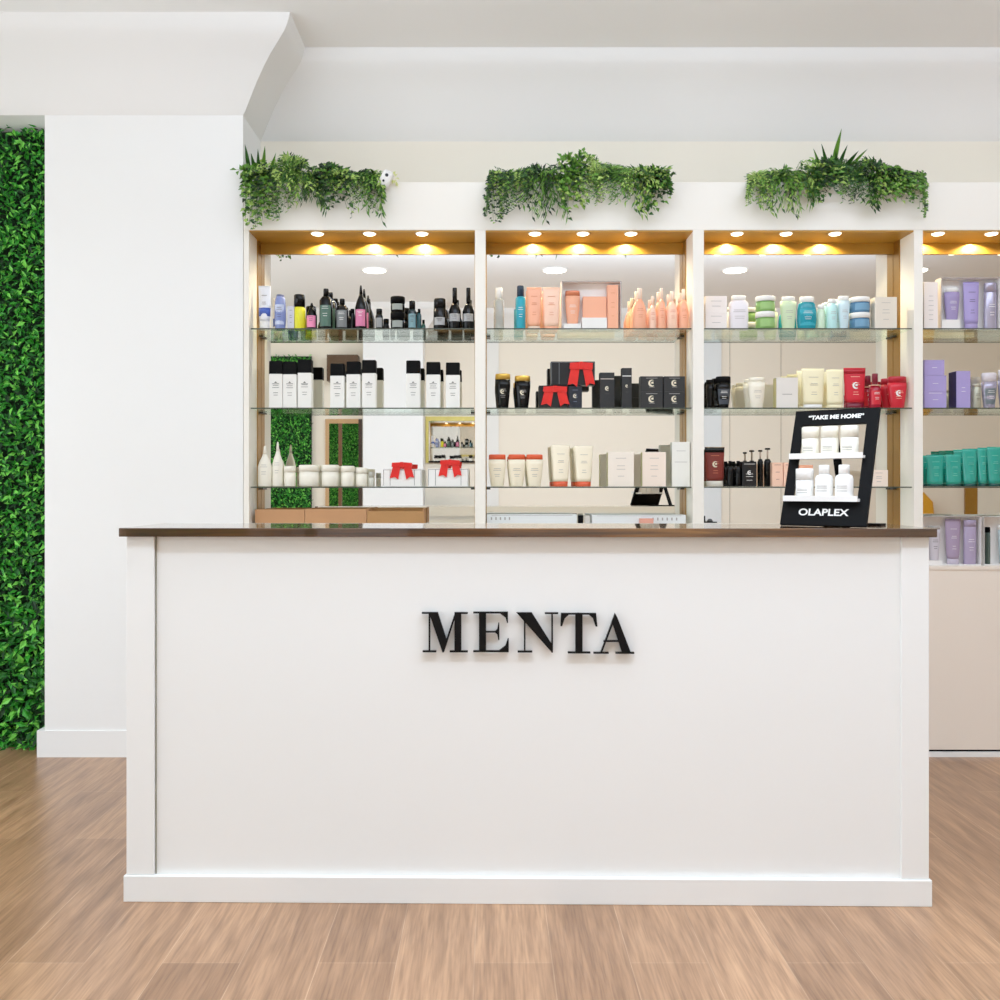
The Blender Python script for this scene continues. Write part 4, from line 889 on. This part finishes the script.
# ------------------------------------------------------------------ ceiling lights
for i, (x, y) in enumerate(((0.60, .21), (2.27, .21), (-1.07, .21), (3.94, .21))):
    t = thing('ceiling_downlight', 'round white recessed ceiling light, %s from left in the mirror reflections' % ('second', 'third', 'first', 'fourth')[i], 'ceiling light', (x, y, ZC-.0005), 0, 'round ceiling downlights')
    mb = MB(); mb.loft([(0,.125,.125),(-.006,.12,.12)], M_white, n=32); mb.build('rim', t)
    mb = MB(); mb.loft([(-.0062,.105,.105),(-.010,.10,.10)], M_lampw, n=32); mb.build('diffuser', t)

# ------------------------------------------------------------------ far side of the room, seen in the mirrors
t = thing('styling_mirror', 'gold framed wall mirror reflected at right of the left bay', 'mirror', (0, YF+.002, 0))
x0, x1, z0, z1 = -0.74, -0.09, 1.50, 2.03
mb = MB(); mb.box(x0+.03, x1-.03, .004, .010, z0+.02, z1-.04, M_mirror); mb.build('mirror_glass', t)
mb = MB(); yg = mat('pale_gold_frame', (206, 190, 104), .4, metal=.3)
mb.box(x0, x1, 0, .03, z1-.05, z1, yg); mb.box(x0, x0+.035, 0, .03, z0, z1-.05, yg); mb.box(x1-.035, x1, 0, .03, z0, z1-.05, yg); mb.box(x0+.035, x1-.035, 0, .03, z0-.0, z0+.02, M_black); mb.build('frame', t)
t = thing('console_shelf', 'black topped wall console with brown drawer under the gold framed mirror', 'console', (0, YF+.001, 0))
mb = MB(); mb.box(-.74, -.09, 0, .25, 0.985, 1.005, M_black); mb.build('top', t)
mb = MB(); mb.box(-.72, -.11, 0, .22, .80, .90, rgb(120, 84, 40)); mb.build('drawer', t)
mb = MB(); mb.box(-.72, -.70, 0, .2, .90, .985, M_white); mb.box(-.13, -.11, 0, .2, .90, .985, M_white); mb.build('support', t)
t = thing('standing_mirror', 'tall wooden framed standing mirror reflected beside the hedge in the left bay', 'mirror', (-1.68, YF+.001, 0))
mb = MB(); mb.box(-.17, .17, .02, .026, .1, 1.95, M_mirror); mb.build('mirror_glass', t)
mb = MB(); wf = rgb(190, 150, 104, rough=.5)
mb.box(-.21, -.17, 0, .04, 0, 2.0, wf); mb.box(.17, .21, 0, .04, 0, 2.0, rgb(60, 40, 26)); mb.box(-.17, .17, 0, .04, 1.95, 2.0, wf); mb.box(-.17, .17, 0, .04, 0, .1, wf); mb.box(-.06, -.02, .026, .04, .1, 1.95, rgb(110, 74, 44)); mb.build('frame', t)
mb = MB(); mb.box(-1.85, -1.50, YF, YF+.18, 2.42, 2.72, rgb(84, 60, 36)); o = mb.build('wall_cabinet', bevel=.003); tag(o, 'dark brown wall cabinet reflected above the standing mirror', 'cabinet')
t = thing('leaning_mirror', 'gold framed mirror reflected behind the teal tubes in the right bay', 'mirror', (0, YF+.001, 0))
x0, x1, z0, z1 = 5.46, 6.4, 0, 1.62
mb = MB(); mb.box(x0+.12, x1-.12, .01, .02, .12, z1-.1, M_mirror); mb.build('mirror_glass', t)
mb = MB(); mb.box(x0, x0+.14, 0, .03, 0, z1, M_brass); mb.box(x1-.14, x1, 0, .03, 0, z1, M_brass); mb.box(x0+.14, x1-.14, 0, .03, z1-.1, z1, M_brass); mb.box(x0+.14, x1-.14, 0, .03, 0, .12, M_brass); mb.build('frame', t)
t = thing('salon_chair', 'mustard yellow rounded salon chair reflected below the teal tubes', 'chair', (4.80, YF+.4, 0))
my = rgb(218, 156, 30, rough=.5)
mb = MB(); mb.loft([(.46,.22,.22),(.50,.25,.24),(.56,.24,.23)], my, shape='soft'); mb.build('seat', t)
mb = MB(); mb.loft([(.56,.2,.03,0,-.2),(.8,.24,.03,0,-.22),(1.05,.22,.028,0,-.23),(1.16,.12,.02,0,-.23)], my, shape='soft'); mb.build('backrest', t)
mb = MB(); mb.loft([(0,.22,.22),(.015,.22,.22),(.03,.03,.03),(.46,.025,.025)], M_black); mb.build('pedestal', t)

# ------------------------------------------------------------------ lights
def area(name, loc, rot, sx, sy, power, col=(1,1,1)):
    l = bpy.data.lights.new(name, 'AREA'); l.shape = 'RECTANGLE'; l.size = sx; l.size_y = sy; l.energy = power; l.color = col
    o = bpy.data.objects.new(name, l); C.objects.link(o); o.location = loc; o.rotation_euler = rot; return o
cool = (.80, .96, 1.17)
area('added_down_fill', (1.4, 2.4, 3.2), (0, 0, 0), 4.2, 1.0, 17, cool)  # added overhead fill, out of view; no fixture there
area('added_back_wall_fill', (1.4, 2.35, 3.12), (math.radians(50), 0, 0), 5.0, 0.3, 15, cool)  # added fill tilted at back wall, header and shelves; no real lamp
area('added_far_wall_fill', (1.2, 1.45, 2.98), (math.radians(-32), 0, 0), 5.0, 0.5, 112, cool)  # invented fill that brightens the far wall and counter front
area('added_ceiling_fill', (1.2, 1.9, 2.45), (math.pi, 0, 0), 4.5, 1.0, 60, cool)  # unseen upward fill, added to brighten the ceiling
area('shopfront_daylight', (XL-.02, 1.35, 1.5), (0, -math.pi/2, 0), 2.4, 4.8, 60, (.88, .97, 1.05))
w = bpy.data.worlds.new('daylight'); sc.world = w; w.use_nodes = True
w.node_tree.nodes['Background'].inputs[0].default_value = (.92, .96, 1, 1); w.node_tree.nodes['Background'].inputs[1].default_value = 1.4

# ------------------------------------------------------------------ camera
cd = bpy.data.cameras.new('camera'); cam = bpy.data.objects.new('camera', cd); C.objects.link(cam)
cam.location = (0, 0, EYE); cam.rotation_euler = (math.pi/2, 0, 0)
cd.sensor_width = 36; cd.lens = F/1000*36; cd.shift_x = 0.010; cd.shift_y = -0.013; cd.clip_start = .05
sc.camera = cam
sc.view_settings.view_transform = 'Standard'; sc.view_settings.look = 'None'; sc.view_settings.exposure = -0.09; sc.view_settings.gamma = 1.07
sc.cycles.max_bounces = 16; sc.cycles.diffuse_bounces = 6; sc.cycles.glossy_bounces = 12; sc.cycles.transparent_max_bounces = 32
sc.cycles.caustics_reflective = True; sc.cycles.sample_clamp_indirect = 4.0; sc.cycles.caustics_refractive = False
sc.cycles.use_denoising = True
